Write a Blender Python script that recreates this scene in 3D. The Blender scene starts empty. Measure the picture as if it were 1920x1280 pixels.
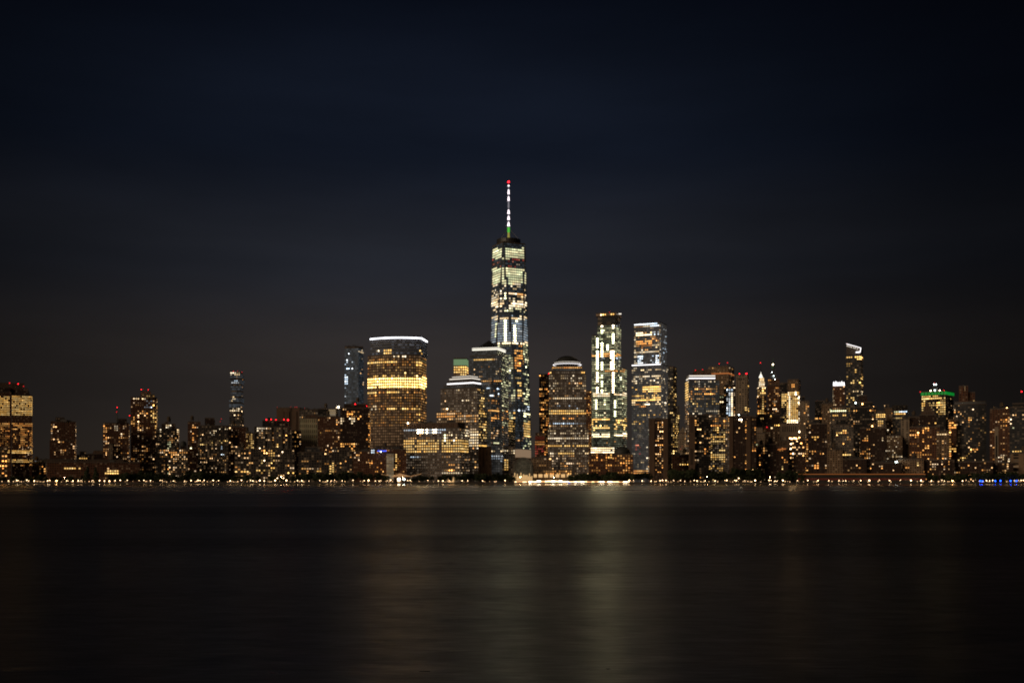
import bpy, math, random
from mathutils import Vector, Matrix
random.seed(11)
SC = bpy.context.scene
COL = SC.collection
# ---------------------------------------------------------------- camera geometry
F = 2010.0      # focal length in pixels of a 1920 px wide frame
CH = 4.0        # camera height above the river
YH = 901.0      # horizon row
SHORE = 1480.0
LAND = 1.6
def PX(px, D): return (px - 960.0) / F * D
def PZ(py, D): return CH + (YH - py) / F * D
def proj(v): return 960 + F * v[0] / v[1], YH - F * (v[2] - CH) / v[1]
CAMP = Vector((0, 0, CH))

# ---------------------------------------------------------------- helpers
def tag(o, label=None, cat=None, group=None, kind=None):
    if label: o['label'] = label
    if cat: o['category'] = cat
    if group: o['group'] = group
    if kind: o['kind'] = kind
    return o
def mesh_obj(name, verts, faces, mat, parent=None, smooth=False, uvs=None):
    me = bpy.data.meshes.new(name)
    me.from_pydata([tuple(v) for v in verts], [], faces)
    if uvs:
        ul = me.uv_layers.new(name='cells')
        k = 0
        for f in uvs:
            for uv in f:
                ul.data[k].uv = uv; k += 1
    if mat: me.materials.append(mat)
    if smooth:
        for p in me.polygons: p.use_smooth = True
    o = bpy.data.objects.new(name, me); COL.objects.link(o)
    if parent:
        o.parent = parent
        o.matrix_parent_inverse = Matrix.Translation(-parent.location)
    return o
def empty(name, loc, label, cat, group=None):
    o = bpy.data.objects.new(name, None); COL.objects.link(o)
    o.location = loc; o.empty_display_size = 2
    return tag(o, label, cat, group)
class MB:
    def __init__(s): s.v = []; s.f = []
    def add(s, vs, fs):
        n = len(s.v); s.v += [tuple(v) for v in vs]; s.f += [tuple(i + n for i in f) for f in fs]
    def box(s, x0, x1, y0, y1, z0, z1):
        s.add([(x0,y0,z0),(x1,y0,z0),(x1,y1,z0),(x0,y1,z0),(x0,y0,z1),(x1,y0,z1),(x1,y1,z1),(x0,y1,z1)],
              [(0,3,2,1),(4,5,6,7),(0,1,5,4),(1,2,6,5),(2,3,7,6),(3,0,4,7)])
    def bar(s, a, b, r):
        a = Vector(a); b = Vector(b); d = (b - a).normalized()
        u = d.cross(Vector((0,0,1)))
        if u.length < .01: u = Vector((1,0,0))
        u.normalize(); w = d.cross(u)
        vs = [p + u * (i * r) + w * (j * r) for p in (a, b) for i, j in ((-1,-1),(1,-1),(1,1),(-1,1))]
        s.add(vs, [(0,1,2,3),(7,6,5,4),(0,4,5,1),(1,5,6,2),(2,6,7,3),(3,7,4,0)])
    def lathe(s, prof, c=(0,0,0), n=16, ang=0):
        vs = []; fs = []
        for r, z in prof:
            for i in range(n):
                a = ang + 2 * math.pi * i / n
                vs.append((c[0] + r * math.cos(a), c[1] + r * math.sin(a), c[2] + z))
        for k in range(len(prof) - 1):
            for i in range(n):
                j = (i + 1) % n
                fs.append((k*n+i, k*n+j, (k+1)*n+j, (k+1)*n+i))
        s.add(vs, fs)
    def ball(s, c, r, n=8):
        m = n // 2
        s.lathe([(max(1e-3, r * math.sin(math.pi * k / m)), -r * math.cos(math.pi * k / m)) for k in range(m + 1)], c, n)
    def build(s, name, mat, parent=None, smooth=False): return mesh_obj(name, s.v, s.f, mat, parent, smooth)

# ---------------------------------------------------------------- materials
def newmat(name):
    m = bpy.data.materials.new(name); m.use_nodes = True
    nt = m.node_tree
    return m, nt, nt.nodes['Principled BSDF']
def plain(name, col, rough=.7, metal=0, noise=.35, scale=.25):
    m, nt, b = newmat(name)
    tc = nt.nodes.new('ShaderNodeTexCoord'); nz = nt.nodes.new('ShaderNodeTexNoise')
    nz.inputs['Scale'].default_value = scale; nz.inputs['Detail'].default_value = 5
    nt.links.new(tc.outputs['Object'], nz.inputs['Vector'])
    mr = nt.nodes.new('ShaderNodeMapRange'); mr.inputs[3].default_value = 1 - noise; mr.inputs[4].default_value = 1 + noise
    nt.links.new(nz.outputs[0], mr.inputs[0])
    mx = nt.nodes.new('ShaderNodeVectorMath'); mx.operation = 'SCALE'; mx.inputs[0].default_value = col
    nt.links.new(mr.outputs[0], mx.inputs['Scale'])
    nt.links.new(mx.outputs[0], b.inputs['Base Color'])
    b.inputs['Roughness'].default_value = rough; b.inputs['Metallic'].default_value = metal
    return m
def glow(name, col, s, sample='NONE'):
    m, nt, b = newmat(name)
    b.inputs['Base Color'].default_value = (.02, .02, .02, 1)
    b.inputs['Emission Color'].default_value = (*col, 1); b.inputs['Emission Strength'].default_value = s
    m.cycles.emission_sampling = sample
    return m
def facade(name, wall, glass=(.02,.022,.025), ww=.62, wh=.55, dimc=(1,.6,.3), dim=.02, dimp=.5, grough=.15, wrough=.8, glow_base=0.0, dpow=2.0):
    """wall with a grid of window cells; UV is counted in cells. Some rooms glow faintly through blinds."""
    m, nt, b = newmat(name); N = nt.nodes; L = nt.links
    uv = N.new('ShaderNodeUVMap'); uv.uv_map = 'cells'
    sep = N.new('ShaderNodeSeparateXYZ'); L.new(uv.outputs[0], sep.inputs[0])
    def mth(op, a, b_=None):
        n = N.new('ShaderNodeMath'); n.operation = op
        for i, x in enumerate((a, b_)):
            if x is None: continue
            if isinstance(x, (int, float)): n.inputs[i].default_value = x
            else: L.new(x, n.inputs[i])
        return n.outputs[0]
    fu = mth('FRACT', sep.outputs[0]); fv = mth('FRACT', sep.outputs[1])
    mu = mth('LESS_THAN', mth('ABSOLUTE', mth('SUBTRACT', fu, .5)), ww / 2)
    mv = mth('LESS_THAN', mth('ABSOLUTE', mth('SUBTRACT', fv, .5)), wh / 2)
    win = mth('MULTIPLY', mu, mv)
    oi = N.new('ShaderNodeObjectInfo')
    cu = mth('ADD', mth('FLOOR', sep.outputs[0]), mth('MULTIPLY', oi.outputs['Random'], 97.3)); cv = mth('FLOOR', sep.outputs[1])
    cb = N.new('ShaderNodeCombineXYZ'); L.new(cu, cb.inputs[0]); L.new(cv, cb.inputs[1])
    wn = N.new('ShaderNodeTexWhiteNoise'); wn.noise_dimensions = '3D'; L.new(cb.outputs[0], wn.inputs['Vector'])
    sc = N.new('ShaderNodeSeparateColor'); L.new(wn.outputs['Color'], sc.inputs[0])
    # wall colour with stains
    nz = N.new('ShaderNodeTexNoise'); nz.inputs['Scale'].default_value = .13; nz.inputs['Detail'].default_value = 6
    mp = N.new('ShaderNodeMapping'); mp.inputs['Scale'].default_value = (1, 1, .35)
    tc = N.new('ShaderNodeTexCoord'); L.new(tc.outputs['Object'], mp.inputs[0]); L.new(mp.outputs[0], nz.inputs['Vector'])
    mr = N.new('ShaderNodeMapRange'); mr.inputs[3].default_value = .55; mr.inputs[4].default_value = 1.4; L.new(nz.outputs[0], mr.inputs[0])
    vm = N.new('ShaderNodeVectorMath'); vm.operation = 'SCALE'; vm.inputs[0].default_value = wall; L.new(mr.outputs[0], vm.inputs['Scale'])
    vg = N.new('ShaderNodeVectorMath'); vg.operation = 'SCALE'; vg.inputs[0].default_value = glass; L.new(mth('ADD', .5, sc.outputs[2]), vg.inputs['Scale'])
    mix = N.new('ShaderNodeMix'); mix.data_type = 'VECTOR'
    L.new(win, mix.inputs[0]); L.new(vm.outputs[0], mix.inputs[4]); L.new(vg.outputs[0], mix.inputs[5])
    L.new(mix.outputs[1], b.inputs['Base Color'])
    rg = mth('ADD', mth('MULTIPLY', win, grough - wrough), wrough); L.new(rg, b.inputs['Roughness'])
    on = mth('GREATER_THAN', sc.outputs[0], 1 - dimp)
    e = mth('MULTIPLY', mth('MULTIPLY', on, win), mth('MULTIPLY', mth('POWER', sc.outputs[1], dpow), dim * 3))
    if glow_base: e = mth('ADD', e, mth('MULTIPLY', win, glow_base))  # even glow in every pane, put in to lift the facade's brightness
    b.inputs['Emission Color'].default_value = (*dimc, 1)
    L.new(e, b.inputs['Emission Strength'])
    m.cycles.emission_sampling = 'NONE'
    return m
def lit_material():
    """one lit room: colour and power come from the object's own colour"""
    m, nt, b = newmat('lit_window_glass'); N = nt.nodes; L = nt.links
    oi = N.new('ShaderNodeObjectInfo')
    b.inputs['Base Color'].default_value = (.03, .03, .03, 1); b.inputs['Roughness'].default_value = .2
    L.new(oi.outputs['Color'], b.inputs['Emission Color'])
    L.new(oi.outputs['Alpha'], b.inputs['Emission Strength'])
    m.cycles.emission_sampling = 'NONE'
    return m
def lit_material_attr():
    m, nt, b = newmat('lit_window_glass_many'); N = nt.nodes; L = nt.links
    a = N.new('ShaderNodeAttribute'); a.attribute_name = 'lamp'
    b.inputs['Base Color'].default_value = (.03, .03, .03, 1)
    L.new(a.outputs['Color'], b.inputs['Emission Color'])
    b.inputs['Emission Strength'].default_value = 1.0
    m.cycles.emission_sampling = 'NONE'
    return m
LITM = lit_material(); LITA = lit_material_attr()
M = dict(
    brick=facade('red_brown_brick_wall', (.17,.075,.04), dim=.028, dimp=.45, ww=.5, wh=.45),
    brickd=facade('dark_brick_wall', (.055,.028,.018), dim=.02, dimp=.35, ww=.5, wh=.45),
    tan=facade('tan_stone_wall', (.30,.20,.12), dim=.045, dimp=.4, ww=.5),
    stone=facade('pale_stone_wall', (.36,.28,.2), dim=.03, dimp=.35, ww=.42),
    grey=facade('grey_concrete_wall', (.22,.19,.165), dim=.03, dimp=.5),
    dark=facade('dark_metal_wall', (.035,.03,.028), dim=.03, dimp=.45, ww=.7),
    modern=facade('blue_grey_panel_wall', (.12,.10,.085), glass=(.03,.03,.032), dim=.028, dimp=.5, ww=.72, wh=.7),
    wfc=facade('granite_and_glass_grid', (.22,.175,.14), glass=(.03,.036,.045), dimc=(1,.74,.5), dim=.05, dimp=.85, ww=.62, wh=.55, glow_base=.012),
    vault=facade('vault_glass_panes', (.2,.2,.17), glass=(.06,.07,.06), dimc=(1,.8,.5), dim=.012, dimp=.9, ww=.8, wh=.8, glow_base=.02),
    wfcblue=facade('blue_glass_grid', (.10,.11,.115), glass=(.05,.06,.07), dimc=(.95,.93,.9), dim=.014, dimp=.8, ww=.8, wh=.74, glow_base=.014),
    gold=facade('bronze_lit_curtain_wall', (.12,.085,.065), glass=(.04,.03,.025), dimc=(1,.56,.27), dim=.045, dimp=.95, ww=.7, wh=.55, glow_base=.03, dpow=1.0),
    goldtop=facade('silver_louvre_wall', (.24,.25,.28), glass=(.06,.06,.07), dimc=(.8,.85,1), dim=.03, dimp=.5, ww=1.1, wh=.5, glow_base=.01),
    owtc=facade('blue_silver_curtain_wall', (.12,.14,.16), glass=(.05,.065,.085), dimc=(.65,.82,1), dim=.016, dimp=.9, ww=.92, wh=.62, grough=.1, glow_base=.012),
    green=facade('green_tinted_curtain_wall', (.1,.12,.09), glass=(.04,.05,.035), dimc=(.95,1,.7), dim=.04, dimp=.95, ww=.94, wh=.5, grough=.1, glow_base=.03),
    mirror=facade('mirror_glass_wall', (.12,.12,.12), glass=(.06,.065,.075), dimc=(.95,.85,.78), dim=.012, dimp=.8, ww=.94, wh=.86, grough=.08, glow_base=.032),
    bluegl=facade('cool_blue_glass_wall', (.16,.18,.2), glass=(.1,.12,.14), dimc=(.72,.85,1), dim=.016, dimp=.9, ww=.9, wh=.8, glow_base=.014),
    darkgl=facade('dark_tinted_glass_wall', (.07,.075,.08), glass=(.035,.04,.05), dim=.02, dimp=.5, ww=.88, wh=.6, glow_base=.004),
    cream=facade('cream_lit_slotted_wall', (.62,.58,.38), glass=(.03,.03,.02), dim=.0, dimp=.0, ww=.34, wh=.62, dimc=(1,.95,.6)),
    slab=facade('windowless_brown_slab', (.17,.11,.075), glass=(.13,.085,.06), dim=0, dimp=0, ww=.5, wh=2, wrough=.9, grough=.9),
    roof=plain('roof_gravel', (.08,.07,.065), .9), parapet=plain('parapet_stone', (.14,.11,.09), .8),
    plant=plain('rooftop_machinery', (.09,.085,.08), .6), steel=plain('painted_steel', (.12,.12,.12), .4, .6),
    copper=plain('green_copper_roof', (.08,.18,.13), .6), slate=plain('dark_slate_roof', (.05,.055,.05), .6),
    leaf=plain('dark_foliage', (.035,.05,.018), .8, noise=.5, scale=1.2), bark=plain('tree_bark', (.06,.045,.03), .9),
    blackroof=plain('black_slate_roof', (.010,.010,.011), .8),
    canvas=plain('white_canvas', (.75,.66,.5), .8), wood=plain('dock_timber', (.12,.09,.06), .9),
    concrete=plain('seawall_concrete', (.10,.085,.07), .9), boat=plain('white_boat_paint', (.6,.6,.6), .3),
    redhull=plain('dark_red_paint', (.25,.03,.02), .4),
)
_nrm = {}
for _k in ('cream',):
    pass
G = dict(
    red=glow('red_beacon_glass', (1,.012,.02), 7), redsoft=glow('red_beacon_glass_dim', (1,.02,.03), 1.6),
    white=glow('white_led_strip', (1,.95,.95), 2.2), strip=glow('bright_white_strip', (.95,.95,1), 4.5),
    wstrip=glow('warm_white_strip', (1,.9,.76), 1.3), flood=glow('warm_floodlight', (1,.8,.52), 9),
    lamp=glow('street_lamp_globe', (1,.66,.34), 11, 'AUTO'), lampo=glow('orange_lamp_globe', (1,.5,.16), 22, 'AUTO'),
    lampb=glow('blue_lamp_globe', (.01,.07,1), 16, 'AUTO'), lampc=glow('cool_lamp_globe', (.85,1,.95), 16, 'AUTO'),
    small=glow('small_bollard_light', (1,.6,.28), 4), orange=glow('orange_light_strip', (1,.3,.07), .45),
    green=glow('green_light_strip', (.004,.32,.035), .6), greend=glow('green_floodlit_metal', (.1,.6,.06), .8),  # floodlight on the green metal is put in as its own glow
    peach=glow('softly_lit_podium_screen', (1,.66,.4), .24), blue=glow('blue_neon', (.05,.12,1), 3),
    gold=glow('gold_floodlit_stone', (1,.72,.36), .75), golddim=glow('gold_floodlit_stone_dim', (.8,.7,.15), .35),  # the gold floodlighting is carried by the surface's own glow
    pier=glow('crowded_pier_lights', (1,.66,.33), 4, 'AUTO'), pierb=glow('bright_pier_lights', (1,.8,.5), 9, 'AUTO'), pierc=glow('dim_pier_lights', (1,.5,.2), 1.3), roadlamp=glow('road_lamp_glass', (1,.6,.28), 110, 'AUTO'), floodb=glow('roof_lamp_glass', (1,.74,.45), 7), spire=glow('white_lit_mast', (1,.86,.92), 2.2),  # pier panels stand in for ferry light trails
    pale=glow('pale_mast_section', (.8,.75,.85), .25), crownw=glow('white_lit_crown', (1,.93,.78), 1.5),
    redwall=glow('red_lit_wall', (1,.1,.05), .05), canopy=glow('orange_lit_canvas', (1,.5,.2), .35),  # light on wall and canvas is put in as their own glow
    atr=glow('atrium_warm_glow', (1,.6,.25), .9), mist=glow('pale_green_lit_glass', (.6,1,.5), .22),
)
PAL = dict(w=[(1,.5,.16),(1,.56,.22),(1,.42,.1),(1,.6,.28),(1,.7,.42)], a=[(1,.44,.1),(1,.5,.14),(1,.38,.08)],
           y=[(1,.6,.18),(1,.66,.24),(1,.54,.13)], k=[(1,.76,.45),(1,.82,.56),(1,.7,.36)], c=[(.78,.9,1),(.9,.96,1),(.68,.84,1)],
           g=[(1,.95,.54),(.93,.97,.55),(1,.9,.5)], r=[(1,.16,.1),(1,.3,.16),(.9,.1,.08)], o=[(1,.38,.08),(1,.48,.14)],
           b=[(.1,.2,1),(.2,.5,1)], m=[(1,.62,.3),(1,.84,.6),(.85,.95,1),(.95,1,.7),(1,.5,.2)])
UNIT = bpy.data.meshes.new('window_pane')   # unit pane with a reveal: x right, y outward, z up
UNIT.from_pydata([(-.5,0,-.5),(.5,0,-.5),(.5,0,.5),(-.5,0,.5),(-.5,-1,-.5),(.5,-1,-.5),(.5,-1,.5),(-.5,-1,.5)], [],
                 [(4,5,6,7),(0,1,5,4),(1,2,6,5),(2,3,7,6),(3,0,4,7)])
UNIT.materials.append(LITM)

# ---------------------------------------------------------------- footprints, walls, windows
def foot(x0, x1, D, xs=None, L=35., curve=0, n=1):
    P0 = Vector((PX(x0, D), D))
    def corners(a):
        d = Vector((math.cos(a), math.sin(a))); s = (x1 - 960) / F
        t = (s * P0.y - P0.x) / (d.x - s * d.y)
        P1 = P0 + d * t; e = Vector((-math.sin(a), math.cos(a))) * L
        return P0, P1, P1 + e, P0 + e
    if xs is None:
        xm = x1 if (x0 + x1) / 2 < 960 else x0
        a = -math.atan((xm - 960) / F)
    else:
        best = None
        for k in range(-120, 121):
            a = math.radians(k * .5)
            c = corners(a); q = c[2] if xs > x1 else c[3]
            e = abs(960 + F * q.x / q.y - xs)
            if best is None or e < best[0]: best = (e, a)
        a = best[1]
    c = list(corners(a))
    if curve:
        d = c[1] - c[0]; nrm = Vector((d.y, -d.x)).normalized()
        arc = [c[0] + d * (i / n) + nrm * curve * (1 - (2 * i / n - 1) ** 2) for i in range(n + 1)]
        c = arc + c[2:]
    return c
def scale_poly(p, s, sy=None):
    c = sum(p, Vector((0, 0))) / len(p)
    return [c + (q - c) * s for q in p]
VOLS = []      # screen boxes that hide what is behind them: (x0,x1,yt,D)
PENDING = []   # faces waiting for their lit windows

def wall_mesh(name, mat, parent, bot, top, z0, z1, cw, fh, lit, D, ww=.66, wh=.52, proud=.25, office=False):
    n = len(bot); vs = []; fs = []; uvs = []
    zh = z1 - z0
    for i in range(n):
        j = (i + 1) % n
        A = Vector((*bot[i], z0)); B = Vector((*bot[j], z0)); C = Vector((*top[j], z1)); E = Vector((*top[i], z1))
        wb = (B - A).length; wt = (C - E).length
        if max(wb, wt) < .05: continue
        d = (B - A) if wb >= wt else (C - E)
        d = d.normalized()
        if abs(wb - wt) < .3: nc = max(1, round(wb / cw)); c = wb / nc
        else: c = cw
        k = len(vs); poly = [A, B, C, E]
        uv = [((p - A).dot(d) / c + i * 53, (z1 - p.z) / fh) for p in poly]
        if wb < .05: poly = [A, C, E]; uv = [uv[0], uv[2], uv[3]]
        elif wt < .05: poly = [A, B, C]; uv = [uv[0], uv[1], uv[2]]
        vs += poly; fs.append(tuple(range(k, k + len(poly)))); uvs.append(uv)
        nr = (B - A).cross(E - A) if wb > .05 else (C - A).cross(E - A)
        nr.normalize()
        if nr.dot(CAMP - A) > 0 and lit:
            PENDING.append((parent, A, B, C, E, d, nr, c, fh, lit, D, ww, wh, proud, office))
    return mesh_obj(name, vs, fs, mat, parent, uvs=uvs)
def roof_parts(parent, poly, z, mat='roof', rim=1.1):
    n = len(poly)
    mesh_obj('roof', [(*p, z) for p in poly], [tuple(range(n))], M[mat], parent)
    inn = scale_poly(poly, .97); out = scale_poly(poly, 1.004)
    vs = [(*p, z - .5) for p in out] + [(*p, z + rim) for p in out] + [(*p, z + rim) for p in inn] + [(*p, z + .02) for p in inn]
    fs = []
    for k in range(3):
        for i in range(n):
            j = (i + 1) % n; fs.append((k*n+i, k*n+j, (k+1)*n+j, (k+1)*n+i))
    mesh_obj('parapet', vs, fs, M['parapet'], parent)
def bulb(parent, px, py, D, r=.9, g='red', name='beacon', mast=6, base=None):
    x = PX(px, D); z = PZ(py, D)
    mb = MB(); mb.bar((x, D, z - mast), (x, D, z - r * .6), .22); t = mb.build(name, M['steel'], parent)
    b = MB(); b.ball((x, D, z), r)
    return b.build('lamp_glass', G[g], t)
def strip(parent, poly, edges, z, h, g, name='light_strip', out=.5):
    n = len(poly)
    for i in edges:
        a, b = poly[i], poly[(i + 1) % n]
        d = (b - a).normalized(); nr = Vector((d.y, -d.x))
        vs = []
        for p in (a, b):
            for o_ in (0.05, out):
                for zz in (z - h / 2, z + h / 2): q = p + nr * o_; vs.append((q.x, q.y, zz))
        mesh_obj(name, vs, [(2,6,7,3),(0,2,3,1),(4,5,7,6),(1,3,7,5),(0,4,6,2)], G[g], parent)

class B:
    """one building: every block of it is placed by its left and right edge, roof row and distance"""
    def __init__(s, name, label, D, group=None, cat='building'):
        s.D = D; s.name = name; s.label = label; s.cat = cat; s.group = group; s.e = None; s.id = len(VOLS)
        s.lastp = None
    def root(s, loc):
        if s.e is None: s.e = empty(s.name, loc, s.label, s.cat, s.group)
        return s.e
    def vol(s, x0, x1, yt, yb=None, xs=None, L=35, dD=0, mat='brick', cw=3.9, fh=3.9, lit=(), part='tower_block', roof=True,
            ts=1.0, units=0, ww=.6, wh=.46, curve=0, n=1, occ=True, tank=0, sink=1.0, bs=1.0):
        D = s.D + dD; k = D / F
        poly = foot(x0, x1, D, xs, L, curve, n)
        z1 = PZ(yt, D); z0 = LAND if yb is None else PZ(yb, D) - sink
        c = sum(poly, Vector((0, 0))) / len(poly)
        r = s.root((c.x, c.y, LAND))
        top = scale_poly(poly, ts) if ts != 1 else poly
        bot = scale_poly(poly, bs) if bs != 1 else poly
        office = mat in ('wfc', 'wfcblue', 'gold', 'goldtop', 'green', 'mirror', 'darkgl', 'bluegl', 'grey')
        rv = random.Random(s.label)
        if not office: cw *= rv.uniform(.86, 1.25); fh *= rv.choice((.92, 1, 1.08)); ww *= rv.uniform(.8, 1.15); wh *= rv.uniform(.85, 1.2)
        wall_mesh(part, M[mat], r, bot, top, z0, z1, cw * k, fh * k, lit, D, ww, wh, office=office)
        if ts > .05 and roof: roof_parts(r, top, z1)
        if occ: VOLS.append((min(x0, xs or x0), max(x1, xs or x1), yt, D, id(s)))
        s.poly = poly; s.top = top; s.z1 = z1; s.Dl = D; s.k = k
        rnd = random.Random(int(x0 * 7 + yt))
        for i in range(units):
            u = rnd.uniform(.15, .85); v = rnd.uniform(.05, .6)
            p = top[0].lerp(top[-1], v).lerp(top[-3 if len(top) > 4 else 1].lerp(top[-2], v), u)
            w = rnd.uniform(2, 5); h = rnd.uniform(2, 4.5)
            m = MB(); m.box(p.x - w, p.x + w, p.y - 2, p.y + 2, z1, z1 + h * .8); m.box(p.x - w * .6, p.x + w * .3, p.y - 1.5, p.y + 1.5, z1 + h * .8, z1 + h)
            m.build('rooftop_unit', M['plant'], r)
        if units and not tank and mat in ('brick', 'brickd', 'tan', 'dark', 'modern') and rnd.random() < .6: tank = 1
        if units and ts == 1:
            for q in (.2, .8):
                p = top[0].lerp(top[1], q * rnd.uniform(.8, 1.1)); m = MB(); m.bar((p.x, p.y + 4, z1), (p.x, p.y + 4, z1 + rnd.uniform(4, 8)), .18); m.build('antenna', M['steel'], r)
        for i in range(tank):
            p = c + Vector((rnd.uniform(-4, 4), -3))
            s.tank(p, z1)
        return s
    def tank(s, p, z, r=2.6, h=5):
        m = MB()
        for dx in (-1, 1):
            for dy in (-1, 1): m.bar((p.x + dx * r * .6, p.y + dy * r * .6, z), (p.x + dx * r * .6, p.y + dy * r * .6, z + 4), .2)
        m.lathe([(r, 4), (r, 4 + h), (r * 1.08, 4 + h), (.02, 4 + h + 2.2)], (p.x, p.y, z), 12)
        m.lathe([(.01, 4), (r, 4)], (p.x, p.y, z), 12)
        m.build('water_tank', M['wood'], s.e)
    def red(s, pts, r=.9, g='red', mast=6):
        for i, (px, py) in enumerate(pts):
            q = (.68, .5, .78, .42, .6)[(i * 3 + int(px)) % 5]
            bulb(s.e, px, py, s.D + 6, r * q, 'redsoft' if (g == 'redsoft' or (int(px * 3) % 4 == 0 and len(pts) < 5)) else g, 'beacon', mast)
        return s
    def flood(s, pts, r=1.0, g='flood', dD=-1):
        for px, py in pts: bulb(s.e, px, py, s.D + dD, r * .8, {'lamp': 'floodb'}.get(g, g), 'floodlight', 4)
        return s
    def strip(s, y, h=1.6, g='strip', edges=None, top=False, out=.5):
        pl = s.top if top else s.poly
        n = len(pl)
        if edges is None: edges = range(n)
        z = PZ(y, s.Dl)
        vis = [i for i in edges if (lambda d, a: Vector((d.y, -d.x)).dot(-a) > 0)(pl[(i+1) % n] - pl[i], pl[i])]
        strip(s.e, pl, vis, z, h * s.k, g, out=out)
        return s
    def mast(s, px, y0, y1, r=.5, dD=12, mat='steel'):
        D = s.D + dD; m = MB(); x = PX(px, D)
        m.lathe([(r * 1.6, 0), (r, (PZ(y1, D) - PZ(y0, D)) * .5), (r * .4, PZ(y1, D) - PZ(y0, D))], (x, D, PZ(y0, D)), 6)
        m.build('antenna', M[mat], s.e); return s

MAXIND = 100
def widen(lit):
    out = []
    for r in lit:
        out.append(tuple(r) + ((r[0] + r[1]) / 2 if r[6] >= 2.4 and r[1] - r[0] < 6 else None,))
    return out
def flush_windows():
    rnd = random.Random(5)
    perb = {}
    def hidden(px, py, D, bid):
        for (a, b, yt, d, i) in VOLS:
            if d < D - 3 and a + .8 < px < b - .8 and py > yt + 1: return True
        return False
    for (par, A, Bq, C, E, d, nr, cw, fh, lit, D, ww, wh, proud, office) in PENDING:
        lit = widen(lit)
        seed = rnd.random() * 99
        def colmul(c_): return (.45, .8, 1.7, .6, 1.4, 1.0, .3, 1.9)[int((math.sin(c_ * 12.9898 + seed) * 43758.5) % 8)]
        zt = E.z; nrow = int((zt - A.z) / fh + .2)
        up = nr.cross(d).normalized()
        if up.z < 0: up = -up
        for row in range(nrow):
            zc = zt - (row + .5) * fh
            if zc < LAND + 1: break
            t = (zc - A.z) / (zt - A.z)
            Lp = A.lerp(E, t); Rp = Bq.lerp(C, t)
            u0 = (Lp - A).dot(d) / cw; u1 = (Rp - A).dot(d) / cw
            rowjit = math.exp(rnd.gauss(0, .12)); prev = None; rowmul = rnd.choice((.35, .6, .9, 1.1, 1.5, 1.9))
            tol = .25 if abs((Bq - A).length - (C - E).length) < .06 * cw * 40 and (Bq - A).length > 1 and (C - E).length > 1 else .02
            for col in range(math.ceil(u0 - tol), math.floor(u1 + tol)):
                uc = (col + .5) * cw
                f = (uc - (Lp - A).dot(d))
                P = Lp + d * f
                px, py = proj(P); pitch = abs(proj(P + d * cw)[0] - px)
                rule = None
                for rl in lit:
                    if rl[7] is not None:
                        if abs(px - rl[7]) <= pitch * .5 and rl[2] <= py <= rl[3]: rule = rl
                        continue
                    if rl[0] <= px <= rl[1] and rl[2] <= py <= rl[3]: rule = rl
                if rule is None or rule[4] <= 0: prev = None; continue
                p = rule[4]
                if p < .9: p = min(.95, p * (.72 * rowmul if office else .72 * colmul(col)))
                on = rnd.random() < p
                if prev is not None and p < .9 and rnd.random() < .22: on = prev[0]
                if not on: prev = (False, None, 0, None); rnd.random(); continue
                if py > 899 or px < -12 or px > 1932 or hidden(px, py, D, None): prev = None; continue
                if prev is not None and prev[0] and prev[3] is rule and rnd.random() < .45: colr, s = prev[1], prev[2] * math.exp(rnd.gauss(0, .15))
                else:
                    colr = rnd.choice(PAL[rule[5]]); s = rule[6] * math.exp(rnd.gauss(-.25 if p < .9 else 0, .85 if p < .9 else .25)) * rowjit
                prev = (True, colr, s, rule)
                w = cw * ww * (rnd.choice((1, .9, .75, .55)) if p < .9 else 1); h = fh * wh * (rnd.choice((1, .9, .7)) if p < .9 else 1)
                perb.setdefault(par, []).append((P + nr * .02, d, nr, up, w, h, colr, s, proud))
    nobj = 0
    for par, ws in perb.items():
        ws.sort(key=lambda q: -q[4] * q[5] * min(q[7], 4) / (q[0].y ** 2))
        T = Matrix.Translation(-par.location)
        for q in ws[:MAXIND]:
            P, d, nr, up, w, h, c, s, pr = q
            o = bpy.data.objects.new('window', UNIT); COL.objects.link(o); o.parent = par
            m = Matrix(((d.x * w, -nr.x * pr, up.x * h, P.x - par.location.x), (d.y * w, -nr.y * pr, up.y * h, P.y - par.location.y),
                        (d.z * w, -nr.z * pr, up.z * h, P.z - par.location.z), (0, 0, 0, 1)))
            o.matrix_basis = m
            o.color = (*c, s); nobj += 1
        rest = ws[MAXIND:]
        if rest:
            vs = []; fs = []; cs = []
            for P, d, nr, up, w, h, c, s, pr in rest:
                k = len(vs); a = d * w / 2; b_ = up * h / 2; o1 = nr * pr
                for bb in (Vector(), o1):
                    vs += [P + bb - a - b_, P + bb + a - b_, P + bb + a + b_, P + bb - a + b_]
                for f in ((4,5,6,7),(0,1,5,4),(1,2,6,5),(2,3,7,6),(3,0,4,7)): fs.append(tuple(i + k for i in f)); cs.append((c, s))
            o = mesh_obj('windows', vs, fs, LITA, par)
            at = o.data.attributes.new('lamp', 'FLOAT_COLOR', 'FACE')
            for i, (c, s) in enumerate(cs): at.data[i].color = (c[0]*s, c[1]*s, c[2]*s, 1)
            o['kind'] = 'stuff'
    print('windows', sum(len(v) for v in perb.values()), 'objects', nobj)
ALL = (-50, 1970, 0, 1280)
def A(p, pal='w', s=.8): return (*ALL, p, pal, s)
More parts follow.
